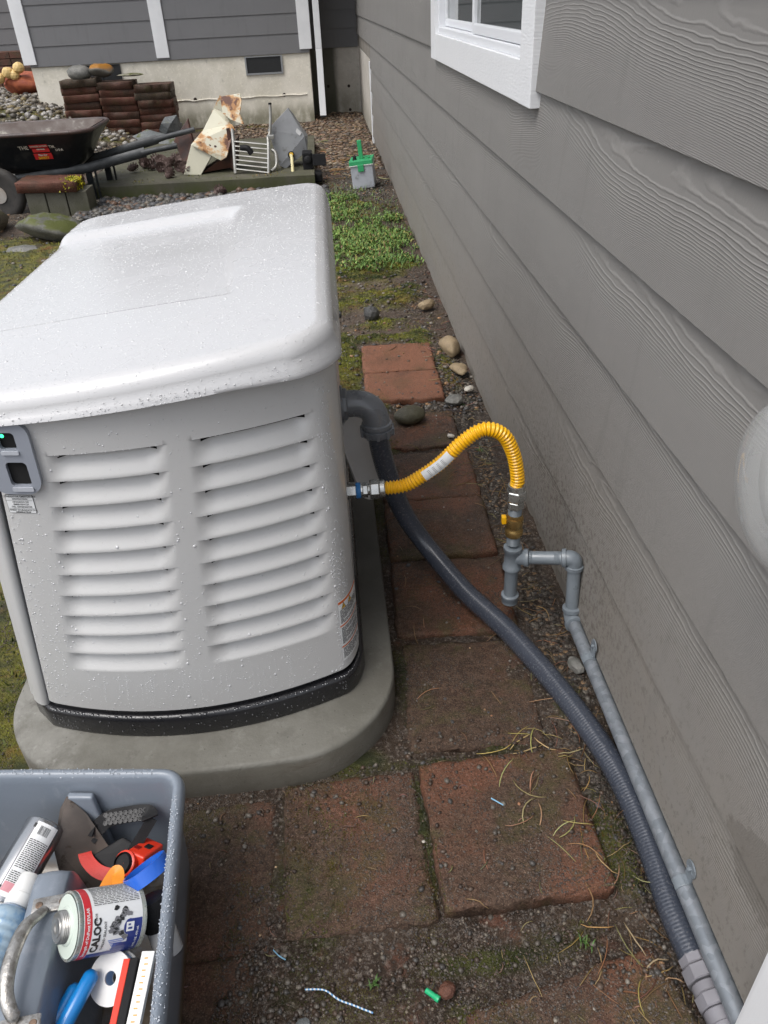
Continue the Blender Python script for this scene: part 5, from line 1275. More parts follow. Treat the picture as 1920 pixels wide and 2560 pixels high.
# stack of pavers against the rear foundation
SPM = [paver_mat('stacked_red_paver', (.085, .030, .020), (.13, .048, .032), .45), paver_mat('stacked_dark_paver', (.050, .022, .017), (.08, .034, .025), .6), paver_mat('stacked_green_paver', (.055, .053, .040), (.085, .08, .058), .6)]
colx = [-3.18, -2.70, -2.222]; names = ['left', 'middle', 'right']; hts = [7, 7, 7]; ord_ = ['bottom', 'second from the bottom', 'third from the bottom', 'fourth from the bottom', 'fifth from the bottom', 'sixth from the bottom', 'top', 'eighth']
seed = 100; smesh = [slab_mesh(.478, .36, .0885, .003, seed=200+k, div=12, rough=.0035) for k in range(5)]
for ci, cx in enumerate(colx):
    z = .10-.05*ci; 
    for k in range(hts[ci]):
        r_ = random.Random(ci*17+k); me = smesh[r_.randrange(5)].copy(); me.materials.append(SPM[2] if (ci, k) in ((2, 5), (0, 6)) else SPM[0] if r_.random() < .5 else SPM[1])
        o = bpy.data.objects.new('stacked_paver', me); col.objects.link(o); o.location = (cx+r_.uniform(-.016, .016), 12.02+r_.uniform(-.03, .03)-.02*(k == 6), z); o.rotation_euler = (r_.uniform(-.01, .01), r_.uniform(-.02, .02), r_.uniform(-.05, .05)); WL[o.name] = o.location.copy()
        tag(o, 'red concrete paver, %s of the %s column of the stack' % (ord_[k], names[ci]), 'paver', 'pavers stacked against the rear foundation'); z += .0895
rock((-3.14, 11.93, .80), (.16, .13, .09), 51, R_GREY, 'blue-grey rock resting on the left column of the paver stack', .2, 3, .3, .3)
rock((-2.86, 11.95, .81), (.17, .13, .08), 53, rmat('orange_mossed_stone', (.10, .10, .09), (.14, .13, .11), (.30, .13, .015), 1.1), 'stone with orange and yellow moss on top of the paver stack', -.1, 3, .35, .4)
rock((-2.5, 12.0, .74), (.18, .12, .02), 55, rmat('pale_mossy_cap', (.25, .24, .19), (.18, .17, .12), MOSC, .5), 'flat pale stone cap on the middle column of the stack', 0, 2)

# gravel bank, brick steps and netted bag at the far left
stp = empty('brick_steps', (-6.3, 14.6, .4), 'low red-brown brick steps beyond the left corner of the house', 'steps')
for k, (x0, x1, y_, z0_, z1_) in enumerate(((-7.6, -4.5, 14.9, .35, .75), (-7.6, -4.42, 15.6, .35, 1.02), (-4.62, -4.15, 15.3, .9, 1.3))):
    nb_ = int((x1-x0)/.3)
    for i in range(nb_):
        for j in range(int((z1_-z0_)/.1)):
            o = ob('brick', B().box(x0+i*.3, x0+i*.3+.288, y_+random.uniform(-.01, .01), y_+.5, z0_+j*.1, z0_+j*.1+.09).mesh(), SPM[0] if random.random() < .6 else SPM[1], stp)
sack = empty('net_sack', (-4.55, 13.6, .45), 'orange net sack filled with yellow bulbs on the gravel bank', 'net sack')
ob('net', rockmesh(.42, .28, .17, 61, 3, .6, .1), simple('orange_net', (.40, .10, .035), .7, (.28, .06, .03), 14, .8, 60, .01), None) if False else None
me = rockmesh(.40, .28, .17, 61, 3, .7, .1); me.transform(Matrix.Translation((-4.35, 13.6, .60))); ob('net', me, simple('orange_net', (.40, .11, .045), .7, (.26, .06, .03), 14, .8, 60, .01), sack)
YB = simple('yellow_bulb', (.62, .44, .18), .5)
for k, (dx, dz, r) in enumerate(((-.28, .10, .085), (-.13, .16, .09), (.04, .22, .085), (-.05, .13, .08))):
    me = rockmesh(r, r, r*.9, 70+k, 2, .2, .05); me.transform(Matrix.Translation((-4.42+dx, 13.38, .60+dz))); ob('bulb', me, YB, sack)

# concrete slab with the scrap on it
SLB = concrete('mossy_old_concrete', (.105, .095, .075), (.07, .065, .05), (.05, .06, .015), .2, .9, None, .9)
b = B(); V = []; N2 = 30
for k in range(N2+1):
    x = -2.28+2.16*k/N2; e = .02*float(vn(x*6, 1, 5)-.5)
    V += [(x, 7.80+e, -.1), (x, 7.80+e, .105+.01*float(vn(x*4, 3, 6))), (x, 7.83+e, .118+.006*float(vn(x*5, 9, 6))), (x, 9.0, .12+.004*float(vn(x*5, 4, 6))), (x, 10.25+e*3, .12), (x, 10.25, -.1)]
b.add(V, [(k*6+j, k*6+j+1, (k+1)*6+j+1, (k+1)*6+j) for k in range(N2) for j in range(5)]+[(0, 1, 2, 3, 4, 5), tuple(N2*6+j for j in range(6))]); ob('concrete_slab', b.mesh(smooth=True, angle=30), SLB, None, 'low mossy concrete slab under the scrap behind the generator', 'concrete slab')

# wheelbarrow
WBK = simple('black_wheelbarrow_plastic', (.006, .008, .010), .42, (.010, .012, .014), 5, .3, 40, .003, coat=.15, spots=(.03, .03, .028), ssc=9)
TUBI = simple('rusty_tub_inside', (.05, .028, .02), .6, (.09, .07, .06), 5, .5, 30, .004, spots=(.30, .28, .24), ssc=5)
wbr = empty('wheelbarrow', (-2.6, 7.9, .0), 'black wheelbarrow with a rust-brown rim standing behind the planter block', 'wheelbarrow')
def tubring(xa, xb, ya, yb, z, r, n=6):
    return [(p[0], p[1], z) for p in rrect(xa, xb, ya, yb, r, n)]
prof = [(-3.45, -2.02, 7.50, 8.36, .630, .16), (-3.43, -2.045, 7.53, 8.33, .630, .15), (-3.30, -2.13, 7.62, 8.24, .50, .14), (-3.05, -2.24, 7.70, 8.14, .36, .12), (-2.95, -2.35, 7.75, 8.09, .335, .12)]
V = []
for q in prof: V += tubring(*q)
n = len(V)//5; F = [(k*n+i, (k+1)*n+i, (k+1)*n+(i+1) % n, k*n+(i+1) % n) for k in range(1, 4) for i in range(n)]+[tuple(4*n+i for i in range(n))]
b = B(); b.add(V, F); ob('tub_inside', b.mesh(smooth=True, angle=60), TUBI, wbr)
prof2 = [(-3.47, -2.00, 7.48, 8.38, .615, .17), (-3.34, -2.09, 7.585, 8.275, .50, .15), (-3.10, -2.17, 7.66, 8.18, .36, .13), (-2.95, -2.27, 7.71, 8.13, .29, .12)]
V = []
for q in prof2: V += tubring(*q)
F = [(k*n+i, k*n+(i+1) % n, (k+1)*n+(i+1) % n, (k+1)*n+i) for k in range(3) for i in range(n)]+[tuple(3*n+i for i in range(n))[::-1]]
b = B(); b.add(V, F); tb = ob('tub', b.mesh(smooth=True, angle=60), WBK, wbr)
rimp = tubring(-3.46, -2.01, 7.49, 8.37, .622, .165); b = B(); b.tube(rimp+[rimp[0]], .017, 8, caps=False); ob('rim', b.mesh(smooth=True), simple('rusty_brown_rim', (.075, .045, .038), .5, (.05, .04, .038), 9), wbr)
# decals on the near side
def tubpt(x, z, off=.006): f_ = (z-.36)/.14 if z < .5 else 1+(z-.5)/.115; y = 7.66-.075*f_ if z < .5 else 7.585-.105*(z-.5)/.115; return Vector((x, y-off, z))
b = B()
def decal(b, x0, x1, z0_, z1_, off, mi, sk=0.0): b.add([tubpt(x0, z0_, off), tubpt(x1, z0_+sk, off), tubpt(x1, z1_+sk, off), tubpt(x0, z1_, off)], [(0, 1, 2, 3)], mi)
decal(b, -2.565, -2.41, .505, .535, .005, 0); decal(b, -2.555, -2.41, .468, .498, .005, 0); decal(b, -2.56, -2.405, .405, .458, .005, 0)
for s_, z, sz, x, mi in (('DANGER RATING', .520, .018, -2.487, 2), ('FOR YOUR', .492, .014, -2.48, 2), ('Plan for', .443, .024, -2.482, 2), ('SAFETY', .417, .028, -2.482, 1), ('THE', .510, .045, -2.62, 2), ('TM.', .510, .035, -2.375, 2), ('U\u00b7S\u00b7A', .480, .028, -2.325, 2)):
    add_text(b, s_, sz, (0, 0, 0), (1, 0, 0), (0, 0, 1), bold=.0009, mi=mi, f=lambda v_, x=x, z=z: tubpt(x+v_.x, z+v_.y, .009))
ob('decals', b.mesh(), [simple('red_decal', (.60, .03, .03), .5), simple('yellow_decal', (.78, .48, .02), .5), simple('worn_white_print', (.62, .60, .52), .6)], tb)
ob('end_sticker', B().prism([(-2.062, 7.80, .56), (-2.062, 7.92, .56), (-2.10, 7.92, .44), (-2.10, 7.80, .44)], (-.004, 0, 0)).mesh(), bpy.data.materials['red_decal'], tb) if False else None
HD = simple('weathered_dark_handle', (.026, .029, .031), .55, (.045, .049, .052), 8, .4, 60, .003)
for p0, p1, p2, p3 in ((((-2.95, 7.68, .23)), (-2.15, 7.72, .30), (-1.62, 7.74, .40), (-1.33, 7.75, .435)), ((-2.95, 8.12, .23), (-2.1, 8.15, .33), (-1.58, 8.2, .44), (-1.22, 8.22, .50))):
    b = B(); b.tube([p0, p1, p2], [.030, .034, .034], 8, sq=(.7, 1.2)); b.tube([Vector(p2)-Vector((.03, 0, .008)), Vector(p2).lerp(Vector(p3), .2), p3], [.032, .024, .024], 12); ob('handle', b.mesh(smooth=True, angle=40), HD, wbr)
for x, y in ((-2.13, 7.74), (-2.05, 8.12)):
    b = B(); b.box(x-.06, x-.005, y-.012, y+.012, -.02, .31); b.box(x+.02, x+.035, y-.012, y+.012, .0, .30); b.box(x-.06, x+.035, y-.012, y+.012, -.02, .005); ob('leg', b.mesh(), WBK, wbr)
TYR = simple('black_tyre_rubber', (.025, .024, .023), .75, (.05, .045, .04), 6, .4, 60, .004); WRM = simple('pale_wheel_rim', (.42, .40, .37), .45, (.25, .19, .14), 6)
wc_ = Vector((-2.90, 7.48, .165)); whl = ob('wheel', B().lathe([(.02, -.05), (.07, -.045), (.075, -.02), (.115, -.012), (.14, -.035), (.152, -.04), (.152, .04), (.14, .035), (.115, .012), (.02, .03)], wc_, (0, 1, 0), 36).mesh(smooth=True, angle=30), WRM, wbr)
ob('tyre', B().lathe([(.150, -.040), (.175, -.048), (.205, -.040), (.220, -.02), (.222, .0), (.220, .02), (.205, .040), (.175, .048), (.150, .040)], wc_, (0, 1, 0), 40).mesh(smooth=True), TYR, whl)

# planter block topped by a paver, with a clump of bright moss
blk = empty('planter_block', (-2.35, 7.3, 0), 'mossy grey edging block with a red paver and yellow moss on top', 'edging block')
BLM = concrete('mossy_block_concrete', (.13, .125, .10), (.10, .095, .07), (.05, .055, .02), .2, .6, None, .9)
xs_ = [-2.595, -2.43, -2.26, -2.08]
for k in range(3): ob('block', B().box(xs_[k]+.003, xs_[k+1]-.003, 7.22+.01*k, 7.5, -.05, .205-.004*k).mesh(bevel=.006), BLM, blk)
me = slab_mesh(.50, .34, .085, .01, seed=77, div=10, rough=.006); me.transform(Matrix.Rotation(.04, 4, 'Y') @ Matrix.Rotation(.02, 4, 'Z')); me.transform(Matrix.Translation((-2.40, 7.36, .207))); ob('paver', me, SPM[0], blk)

# rusty white cabinet
t = T('rust_eaten_white_enamel'); v = t.wpos(); n_ = t.noise(v, 3.6, 5, .62); r_ = t.ramp(n_, .52, .60)
c = t.mix(t.noise(v, 5, 3), (.50, .48, .36), (.58, .56, .46)); c = t.mix(t.ramp(n_, .47, .54), c, (.48, .26, .10)); c = t.mix(r_, c, (.10, .035, .018)); c = t.mix(t.ramp(t.noise(v, 20, 4), .56, .66), c, (.36, .17, .06))
t.pi('Base Color', c); t.pi('Roughness', .55); t.pi('Normal', t.bump(r_, .6, .004)); RW = t.m
t = T('yellowed_white_enamel'); v = t.wpos(); n_ = t.noise(v, 4, 5, .62); c = t.mix(t.noise(v, 5, 3), (.52, .50, .38), (.60, .58, .47)); c = t.mix(t.ramp(n_, .58, .68), c, (.38, .20, .08)); t.pi('Base Color', c); t.pi('Roughness', .5); YW = t.m
DRT = simple('dark_rusty_plate', (.035, .02, .018), .7, (.09, .035, .022), 8, .6, 40, .004)
cabn = empty('rusty_cabinet', (-1.13, 8.2, .12), 'tipped white enamel metal cabinet eaten by rust with bent flaps', 'metal cabinet')
Y0 = 8.22
b = B(); b.prism([(-1.325, Y0-.10, .128), (-1.195, Y0-.12, .118), (-1.06, Y0-.09, .335), (-1.235, Y0-.07, .385)], (.0, .45, .0)); ob('side', b.mesh(bevel=.004), YW, cabn)
ob('front', B().prism([(-1.235, Y0-.105, .385), (-1.03, Y0-.125, .235), (-.985, Y0-.125, .265), (-.915, Y0-.02, .47), (-.935, Y0+.02, .51), (-1.155, Y0+.06, .475)], (.01, .03, .012)).mesh(bevel=.004), RW, cabn)
ob('inside_shadow_plate', B().prism([(-1.19, Y0-.08, .13), (-.93, Y0-.02, .16), (-.90, Y0-.0, .40), (-1.03, Y0-.09, .24)], (0, .3, 0)).mesh(), DRT, cabn)
ob('flap', B().prism([(-1.150, Y0+.07, .48), (-.935, Y0+.05, .50), (-.975, Y0+.14, .60), (-1.055, Y0+.14, .645)], (.006, .015, .006)).mesh(bevel=.002), YW, cabn)
ob('flap', B().prism([(-1.075, Y0+.15, .62), (-.960, Y0+.16, .575), (-.955, Y0+.18, .70), (-1.0, Y0+.18, .755)], (.005, .012, .004)).mesh(bevel=.002), RW, cabn)
b = B(); pts = [(-.995, Y0+.15, .745), (-.845, Y0+.14, .765), (-.838, Y0+.10, .70), (-.862, Y0+.06, .60), (-.838, Y0+.02, .515), (-.93, Y0+.05, .56), (-.985, Y0+.07, .61)]; b.prism(pts, (.004, .010, .004)); ob('bent_flap', b.mesh(bevel=.002), RW, cabn)
ob('leg_strip', B().box(-.965, -.94, Y0-.05, Y0-.02, .14, .50).mesh(bevel=.004), DRT, cabn)
for x, z in ((-1.10, .36), (-1.09, .325), (-1.06, .35)): ob('knob', B().lathe([(.012, 0), (.010, .02)], (x, Y0-.07, z), (0, -1, .4), 10).mesh(), DRT, cabn)
ob('rusty_plate', B().prism([(-1.29, Y0+.10, .57), (-1.45, Y0+.08, .40), (-1.37, Y0-.02, .20), (-1.25, Y0+.0, .33)], (.01, .03, .02)).mesh(bevel=.003), DRT, None, 'dark rust-brown sheet leaning on the left of the white cabinet', 'metal sheet')

for o in [q for q in bpy.data.objects if q.parent == cabn]:
    for v_ in o.data.vertices: v_.co.x = v_.co.x*1.28
# aluminium rack with a bent post
AL = simple('weathered_aluminium', (.40, .40, .38), .4, (.30, .29, .26), 12, .3, 60, .002, metal=.5)
rk = empty('aluminium_rack', (-.7, 8.25, .12), 'weathered aluminium slatted rack with a bent tube standing up, beside the cabinet', 'rack')
ra0, ra1, rb0, rb1 = Vector((-.865, Y0-.06, .40)), Vector((-.870, Y0-.20, .17)), Vector((-.535, Y0-.10, .36)), Vector((-.555, Y0-.24, .125))
for k in range(7):
    q = k/6.3+.05; a = ra0.lerp(ra1, q); c_ = rb0.lerp(rb1, q); b = B(); b.tube([a, c_], .011, 8, sq=(1.4, .7)); ob('slat', b.mesh(smooth=True, angle=40), AL, rk)
ob('rail', B().tube([ra0+Vector((0, .03, .09)), ra0, ra1, ra1-Vector((0, .01, .04))], .017, 10).mesh(smooth=True), AL, rk)
ob('rail', B().tube([rb0+Vector((.0, .03, .05)), rb0, rb1, rb1-Vector((.01, 0, .03))], .015, 10).mesh(smooth=True), AL, rk)
ob('bent_tube', B().tube(bez([(-.487, Y0+.02, .675), (-.495, Y0+.0, .56), (-.515, Y0-.02, .44), (-.535, Y0-.06, .40)], 6), .014, 10).mesh(smooth=True), AL, rk)
ob('tube_cap', B().lathe([(.016, 0), (.016, .014)], (-.487, Y0+.02, .672), (0, 0, 1), 12).mesh(), BWEB, rk)
ob('bracket', B().tube(bez([(-.51, Y0-.10, .30), (-.475, Y0-.12, .27), (-.48, Y0-.17, .17), (-.53, Y0-.21, .13)], 6), .016, 8).mesh(smooth=True), AL, rk)
ob('joint', B().box(-.545, -.475, Y0-.085, Y0-.045, .385, .425).mesh(bevel=.008), AL, rk)

# grey junction box on its corner with yellow cable
GB = simple('grey_enamel_box', (.24, .25, .26), .42, (.20, .205, .215), 6, coat=.15, spots=(.13, .13, .125), ssc=12)
jb = empty('grey_box', (-.35, 8.3, .12), 'grey enamelled electrical box tipped on its corner on the slab', 'electrical box')
ob('lid_face', B().prism([(-.455, Y0-.05, .15), (-.535, Y0+.02, .46), (-.325, Y0+.12, .625), (-.19, Y0+.03, .385)], (.0, .012, .0)).mesh(bevel=.003), GB, jb)
ob('box_side', B().prism([(-.455, Y0-.055, .15), (-.19, Y0+.022, .385), (-.165, Y0+.06, .345), (-.175, Y0+.02, .255), (-.40, Y0-.05, .115)], (.0, .25, .02)).mesh(bevel=.004), GB, jb)
ob('box_back', B().prism([(-.325, Y0+.135, .62), (-.19, Y0+.045, .385), (-.16, Y0+.12, .36), (-.285, Y0+.2, .56)], (0, .06, 0)).mesh(bevel=.004), GB, jb)
ob('patch_label', B().prism([(-.275, Y0+.045, .425), (-.235, Y0+.028, .39), (-.215, Y0+.035, .415), (-.255, Y0+.052, .455)], (0, -.006, 0)).mesh(), simple('pale_patch', (.40, .40, .40), .5), jb)
ob('gland', B().lathe([(.032, 0), (.032, .012), (.022, .016), (.022, .03)], (-.335, Y0-.03, .235), (.1, -1, .2), 16).mesh(smooth=True, angle=30), BWEB, jb)
ob('cable_boot', B().lathe([(.019, .03), (.021, .045), (.018, .06)], (-.335, Y0-.03, .235), (.1, -1, .2), 14).mesh(smooth=True), simple('yellow_boot', (.72, .42, .02), .4), jb)
ob('cable', B().tube(bez([(-.333, Y0-.09, .24), (-.325, Y0-.16, .22), (-.325, Y0-.24, .12), (-.31, Y0-.32, .02), (-.27, Y0-.42, .012)], 8), .015, 10).mesh(smooth=True), simple('cream_yellow_cable', (.62, .55, .30), .45), jb)
bd_ = empty('black_breaker', (-.10, 8.2, .1), 'pile of black plastic switch parts beside the grey box', 'switch parts')
ob('plate', B().prism([(-.13, Y0-.22, .16), (-.0, Y0-.22, .15), (-.005, Y0-.2, .25), (-.13, Y0-.2, .255)], (0, .03, 0)).mesh(bevel=.003), BWEB, bd_)
ob('housing', B().box(-.225, -.13, Y0-.20, Y0-.02, .08, .27).mesh(bevel=.012), BWEB, bd_)
ob('dial', B().lathe([(.034, 0), (.034, .02), (.024, .025)], (-.175, Y0-.20, .21), (0, -1, .2), 18).mesh(smooth=True, angle=30), BWEB, bd_)
ob('base', B().box(-.215, -.05, Y0-.30, Y0-.1, .02, .10).mesh(bevel=.015), BWEB, bd_)
ob('black_elbow', B().tube(bez([(-.80, Y0-.10, .33), (-.74, Y0-.12, .33), (-.70, Y0-.13, .28)], 5), .028, 12).mesh(smooth=True), BWEB, None, 'short black plastic elbow caught in the aluminium rack', 'pipe elbow')

# lantern battery with green top
bat = empty('lantern_battery', (.335, 7.65, 0), 'square grey battery with a green top and handle, leaning on the gravel by the wall', 'battery')
mB = Matrix.Translation((.348, 7.72, .0)) @ Matrix.Rotation(math.radians(-5), 4, 'Y') @ Matrix.Rotation(math.radians(-8), 4, 'Z')
ob('case', B().box(-.105, .100, -.10, .12, .0, .20, mtx=mB).mesh(bevel=.008), simple('pale_grey_case', (.42, .44, .48), .45, (.33, .35, .38), 8, spots=(.2, .2, .2), ssc=14), bat)
GRN = simple('green_plastic', (.035, .33, .13), .4, coat=.2)
tpb = ob('top', B().box(-.112, .106, -.107, .125, .201, .245, mtx=mB).mesh(bevel=.008), GRN, bat)
ob('rim_strip', B().box(-.113, .107, -.109, .127, .199, .206, mtx=mB).mesh(), WHT, bat)
ob('handle', B().box(-.022, .018, -.03, .00, .245, .40, mtx=mB).mesh(bevel=.006), GRN, tpb)
ob('tab', B().box(-.035, .02, -.118, -.108, .15, .21, mtx=mB).mesh(bevel=.006), GRN, tpb)
ob('terminal', B().lathe([(.02, 0), (.014, .03), (.008, .04)], mB @ Vector((-.06, -.05, .245)), (0, 0, 1), 12).mesh(), BWEB, tpb)
ob('terminal', B().lathe([(.02, 0), (.02, .015)], mB @ Vector((.06, -.05, .245)), (0, 0, 1), 12).mesh(), GRN, tpb)

# pine cones
CNM = simple('pine_cone_scales', (.075, .045, .038), .7, (.12, .08, .07), 20)
b = B(); ga = 2.39996
b.lathe([(.005, -.045), (.022, -.03), (.028, 0), (.02, .03), (.004, .045)], (0, 0, 0), (0, 0, 1), 8)
for k in range(46):
    q = k/45; z = -.048+.096*q; r = .040*math.sin(PI*(.12+.80*(1-q)))**.8; a = ga*k; u = Vector((math.cos(a), math.sin(a), 0)); v_ = Vector((-math.sin(a), math.cos(a), 0)); c_ = Vector((0, 0, z))
    b.add([c_+u*r*.45-v_*.006, c_+u*r*.45+v_*.006, c_+u*r+v_*.010+Vector((0, 0, .012)), c_+u*(r*1.12)+Vector((0, 0, .014)), c_+u*r-v_*.010+Vector((0, 0, .012))], [(0, 1, 2, 3, 4)])
cme = b.mesh('pine_cone'); cme.materials.append(CNM)
CN = [(-.98+.0, 7.62, .05, 1.3, 'pine cone lying on the cobbles below the slab edge'), (-1.50, 8.02, .15, 1.2, 'single pine cone on the slab nearest its front edge'), (-1.36, 8.18, .16, 1.5, 'pine cone against the cabinet foot'), (-1.30, 8.32, .17, 1.5, 'pine cone behind the one at the cabinet foot'),
      (-1.75, 8.50, .16, 1.3, None), (-1.66, 8.62, .17, 1.4, None), (-1.58, 8.50, .16, 1.3, None), (-1.72, 8.75, .17, 1.4, None), (-1.84, 8.62, .16, 1.3, None), (-1.56, 8.78, .17, 1.3, None), (-1.48, 8.66, .16, 1.2, None), (-1.92, 8.42, .16, 1.2, None), (-1.64, 8.40, .15, 1.2, None), (-1.44, 8.36, .16, 1.3, None)]
for x, y, z, s_, lb_ in CN:
    o = bpy.data.objects.new('pine_cone', cme); col.objects.link(o); o.location = (x, y, z+.01); o.scale = (s_, s_, s_*.9); o.rotation_euler = (random.uniform(.9, 1.7), random.uniform(-.4, .4), random.uniform(0, 6.28)); WL[o.name] = o.location.copy()
    tag(o, lb_ or 'brown pine cone in the heap on the slab behind the wheelbarrow legs', 'pine cone', 'heaped pine cones' if not lb_ else None)

# ------------------------------------------------------------------ ground cover
bm = bmesh.new(); bmesh.ops.create_icosphere(bm, subdivisions=1, radius=1); IV20 = np.array([v_.co[:] for v_ in bm.verts]); bm.verts.index_update(); IF20 = np.array([[v_.index for v_ in f.verts] for f in bm.faces]); bm.free()
def zat(x, y): return gh(np.asarray(x), np.asarray(y))
def surfz(x, y):
    """ground or paver top, whichever is higher"""
    z = zat(x, y)
    for (px, py, ww, ll, rz, zt, tx, mm) in PV:
        c_, s_ = math.cos(math.radians(rz)), math.sin(math.radians(rz)); dx = x-px; dy = y-py; u = dx*c_+dy*s_; v_ = -dx*s_+dy*c_
        ins = (np.abs(u) < ww/2-.004) & (np.abs(v_) < ll/2-.004); z = np.where(ins, np.maximum(z, zt+v_*math.tan(math.radians(tx))), z)
    return z
OV = np.array([(1, 0, 0), (0, 1, 0), (-1, 0, 0), (0, -1, 0), (0, 0, 1.1)], float); OF = np.array([(0, 1, 4), (1, 2, 4), (2, 3, 4), (3, 0, 4)])
def pebbles(name, x, y, z, r, colr, mat, flat=.65, sink=.25, label=None, lo=False):
    n = len(x); IV, IF = (OV, OF) if lo else (IV20, IF20); nv = len(IV); sx = r*rng.uniform(.8, 1.35, n); sy = r*rng.uniform(.8, 1.2, n); sz = r*flat*rng.uniform(.7, 1.1, n); th = rng.uniform(0, 6.28, n)
    base = IV[None]*(1+rng.uniform(-.14, .14, (n, nv, 1))); X_ = base[..., 0]*sx[:, None]; Y_ = base[..., 1]*sy[:, None]; Z_ = base[..., 2]*sz[:, None]
    c_, s_ = np.cos(th)[:, None], np.sin(th)[:, None]; V = np.stack([X_*c_-Y_*s_+x[:, None], X_*s_+Y_*c_+y[:, None], Z_+(z+sz*(1-2*sink))[:, None]], -1)
    F = (IF[None]+np.arange(n)[:, None, None]*nv).reshape(-1, 3); me = np_mesh(name, V.reshape(-1, 3), F); vcol(me, 'tint', np.repeat(colr, nv, 0)); me.materials.append(mat)
    o = bpy.data.objects.new(name, me); place(o, None, (0, 0, 0)); tag(o, label, None, None, 'stuff'); return o
t = T('pebble_mix'); v = t.wpos(); c = t.mix(t.ramp(t.noise(v, 60, 4, .7), .3, .7), t.attr('tint', 'Color'), (.06, .05, .045)); c = t.mix(.55, t.attr('tint', 'Color'), c)
t.pi('Base Color', c); t.pi('Roughness', .45); t.pi('Specular IOR Level', .4); t.pi('Normal', t.bump(t.noise(v, 160, 3), .4, .002)); PEB = t.m
def tint(n, pal, j=.12):
    pal = np.array(pal); k = rng.integers(0, len(pal), n); return np.clip(pal[k]*rng.uniform(1-j*2, 1+j*2, (n, 1)), 0, 1)
GRIT = [(.034, .025, .018), (.05, .035, .025), (.022, .017, .013), (.06, .044, .032), (.075, .042, .027), (.10, .08, .062), (.04, .036, .032), (.032, .02, .013)]
PEBC = [(.10, .10, .10), (.07, .075, .08), (.15, .14, .12), (.19, .17, .14), (.12, .085, .06), (.22, .20, .17), (.30, .17, .08), (.055, .055, .055)]
def scat(n, x0, x1, y0, y1, dens):
    x = rng.uniform(x0, x1, n); y = rng.uniform(y0, y1, n); k = rng.random(n) < dens(x, y); return x[k], y[k]
notpad = lambda x, y: ~((x > -.86) & (x < .065) & (y > 1.17) & (y < 2.9)) & ~((x < -.32) & (y < 1.0))
# fine grit on soil and pavers near the camera
x, y = scat(260000, -1.2, .595, .5, 3.0, lambda x, y: notpad(x, y)*(.22+.9*gravf(x, y)+.7*ss(.45, .60, fbm(x*7, y*7, 3, 77))))
r = .0009+.0018*rng.random(len(x))**2; pebbles('soil_grit', x, y, surfz(x, y), r, tint(len(x), GRIT, .22), PEB, .9, .2, lo=True)
x, y = scat(4200, -1.0, .595, .5, 4.6, lambda x, y: notpad(x, y)*(.05+.95*gravf(x, y)+.35*ss(.5, .7, fbm(x*5, y*5, 3, 99))))
r = .0025+.0050*rng.random(len(x))**2.4; pebbles('gravel', x, y, surfz(x, y), r, tint(len(x), PEBC), PEB, .7, .25)
x, y = scat(16000, -.1, .595, 2.9, 8.6, lambda x, y: (.25+.75*gravf(x, y))*(1-.7*np.clip(field(WEED, x, y), 0, 1)))
r = .003+.010*rng.random(len(x))**3; pebbles('gravel', x, y, zat(x, y), r, tint(len(x), PEBC+GRIT), PEB, .7, .3)
x, y = scat(60, -.25, .55, .5, 4.4, lambda x, y: notpad(x, y)*1.0)
r = rng.uniform(.002, .0045, len(x)); pebbles('pale_chips', x, y, surfz(x, y), r, tint(len(x), [(.45, .42, .36), (.38, .32, .24), (.5, .5, .48), (.42, .2, .1), (.5, .34, .2)]), PEB, .6, .15)
x, y = scat(9000, -.45, .56, .5, 1.25, lambda x, y: notpad(x, y)*(.10+.9*ss(.52, .66, fbm(x*9, y*9, 3, 201))*ss(.80, .74, y)+.4*ss(.5, .53, x)+.25*ss(1.12, 1.2, y))*(1-.9*ss(.12, .2, x)*ss(.66, .62, y)))
r = .0018+.0050*rng.random(len(x))**2; pebbles('soil_crumbs', x, y, surfz(x, y), r, tint(len(x), [(.04, .025, .016), (.05, .032, .021), (.03, .019, .013), (.07, .045, .03), (.075, .065, .052), (.12, .105, .085), (.05, .047, .043)]), PEB, .8, .25)
# cobbles before the slab, gravel bank, litter towards the rear
x, y = scat(2000, -2.2, .0, 6.7, 7.79, lambda x, y: ss(6.7, 7.2, y)); r = rng.uniform(.018, .042, len(x)); pebbles('cobbles', x, y, zat(x, y), r, tint(len(x), [(.08, .08, .08), (.12, .115, .10), (.055, .06, .065), (.17, .15, .12), (.14, .08, .05), (.04, .04, .04)]), PEB, .7, .15)
x, y = scat(9000, -8.5, -2.2, 8.6, 15.5, lambda x, y: ss(-2.2, -3.2, x)); r = .02+.035*rng.random(len(x))**2; pebbles('gravel_bank', x, y, zat(x, y), r, tint(len(x), [(.28, .26, .22), (.20, .17, .12), (.14, .12, .09), (.36, .34, .31), (.18, .14, .06), (.10, .09, .07)]), PEB, .7, .25)
x, y = scat(9000, -1.6, .58, 8.6, 13.2, lambda x, y: .8+0*x); k = ~((x > -2.2) & (x < -.12) & (y < 10.25)) & ~((x < -.1) & (y > 12.45)); x, y = x[k], y[k]
r = .010+.024*rng.random(len(x))**2; pebbles('gravel', x, y, zat(x, y), r, tint(len(x), [(.16, .10, .06), (.22, .15, .09), (.10, .06, .04), (.28, .22, .15), (.12, .10, .08), (.14, .08, .04)]), PEB, .45, .2)
x, y = scat(2600, -5.2, -1.0, 2.0, 8.5, lambda x, y: .6+0*x); r = .006+.02*rng.random(len(x))**3; pebbles('gravel', x, y, zat(x, y), r, tint(len(x), PEBC), PEB, .6, .35)

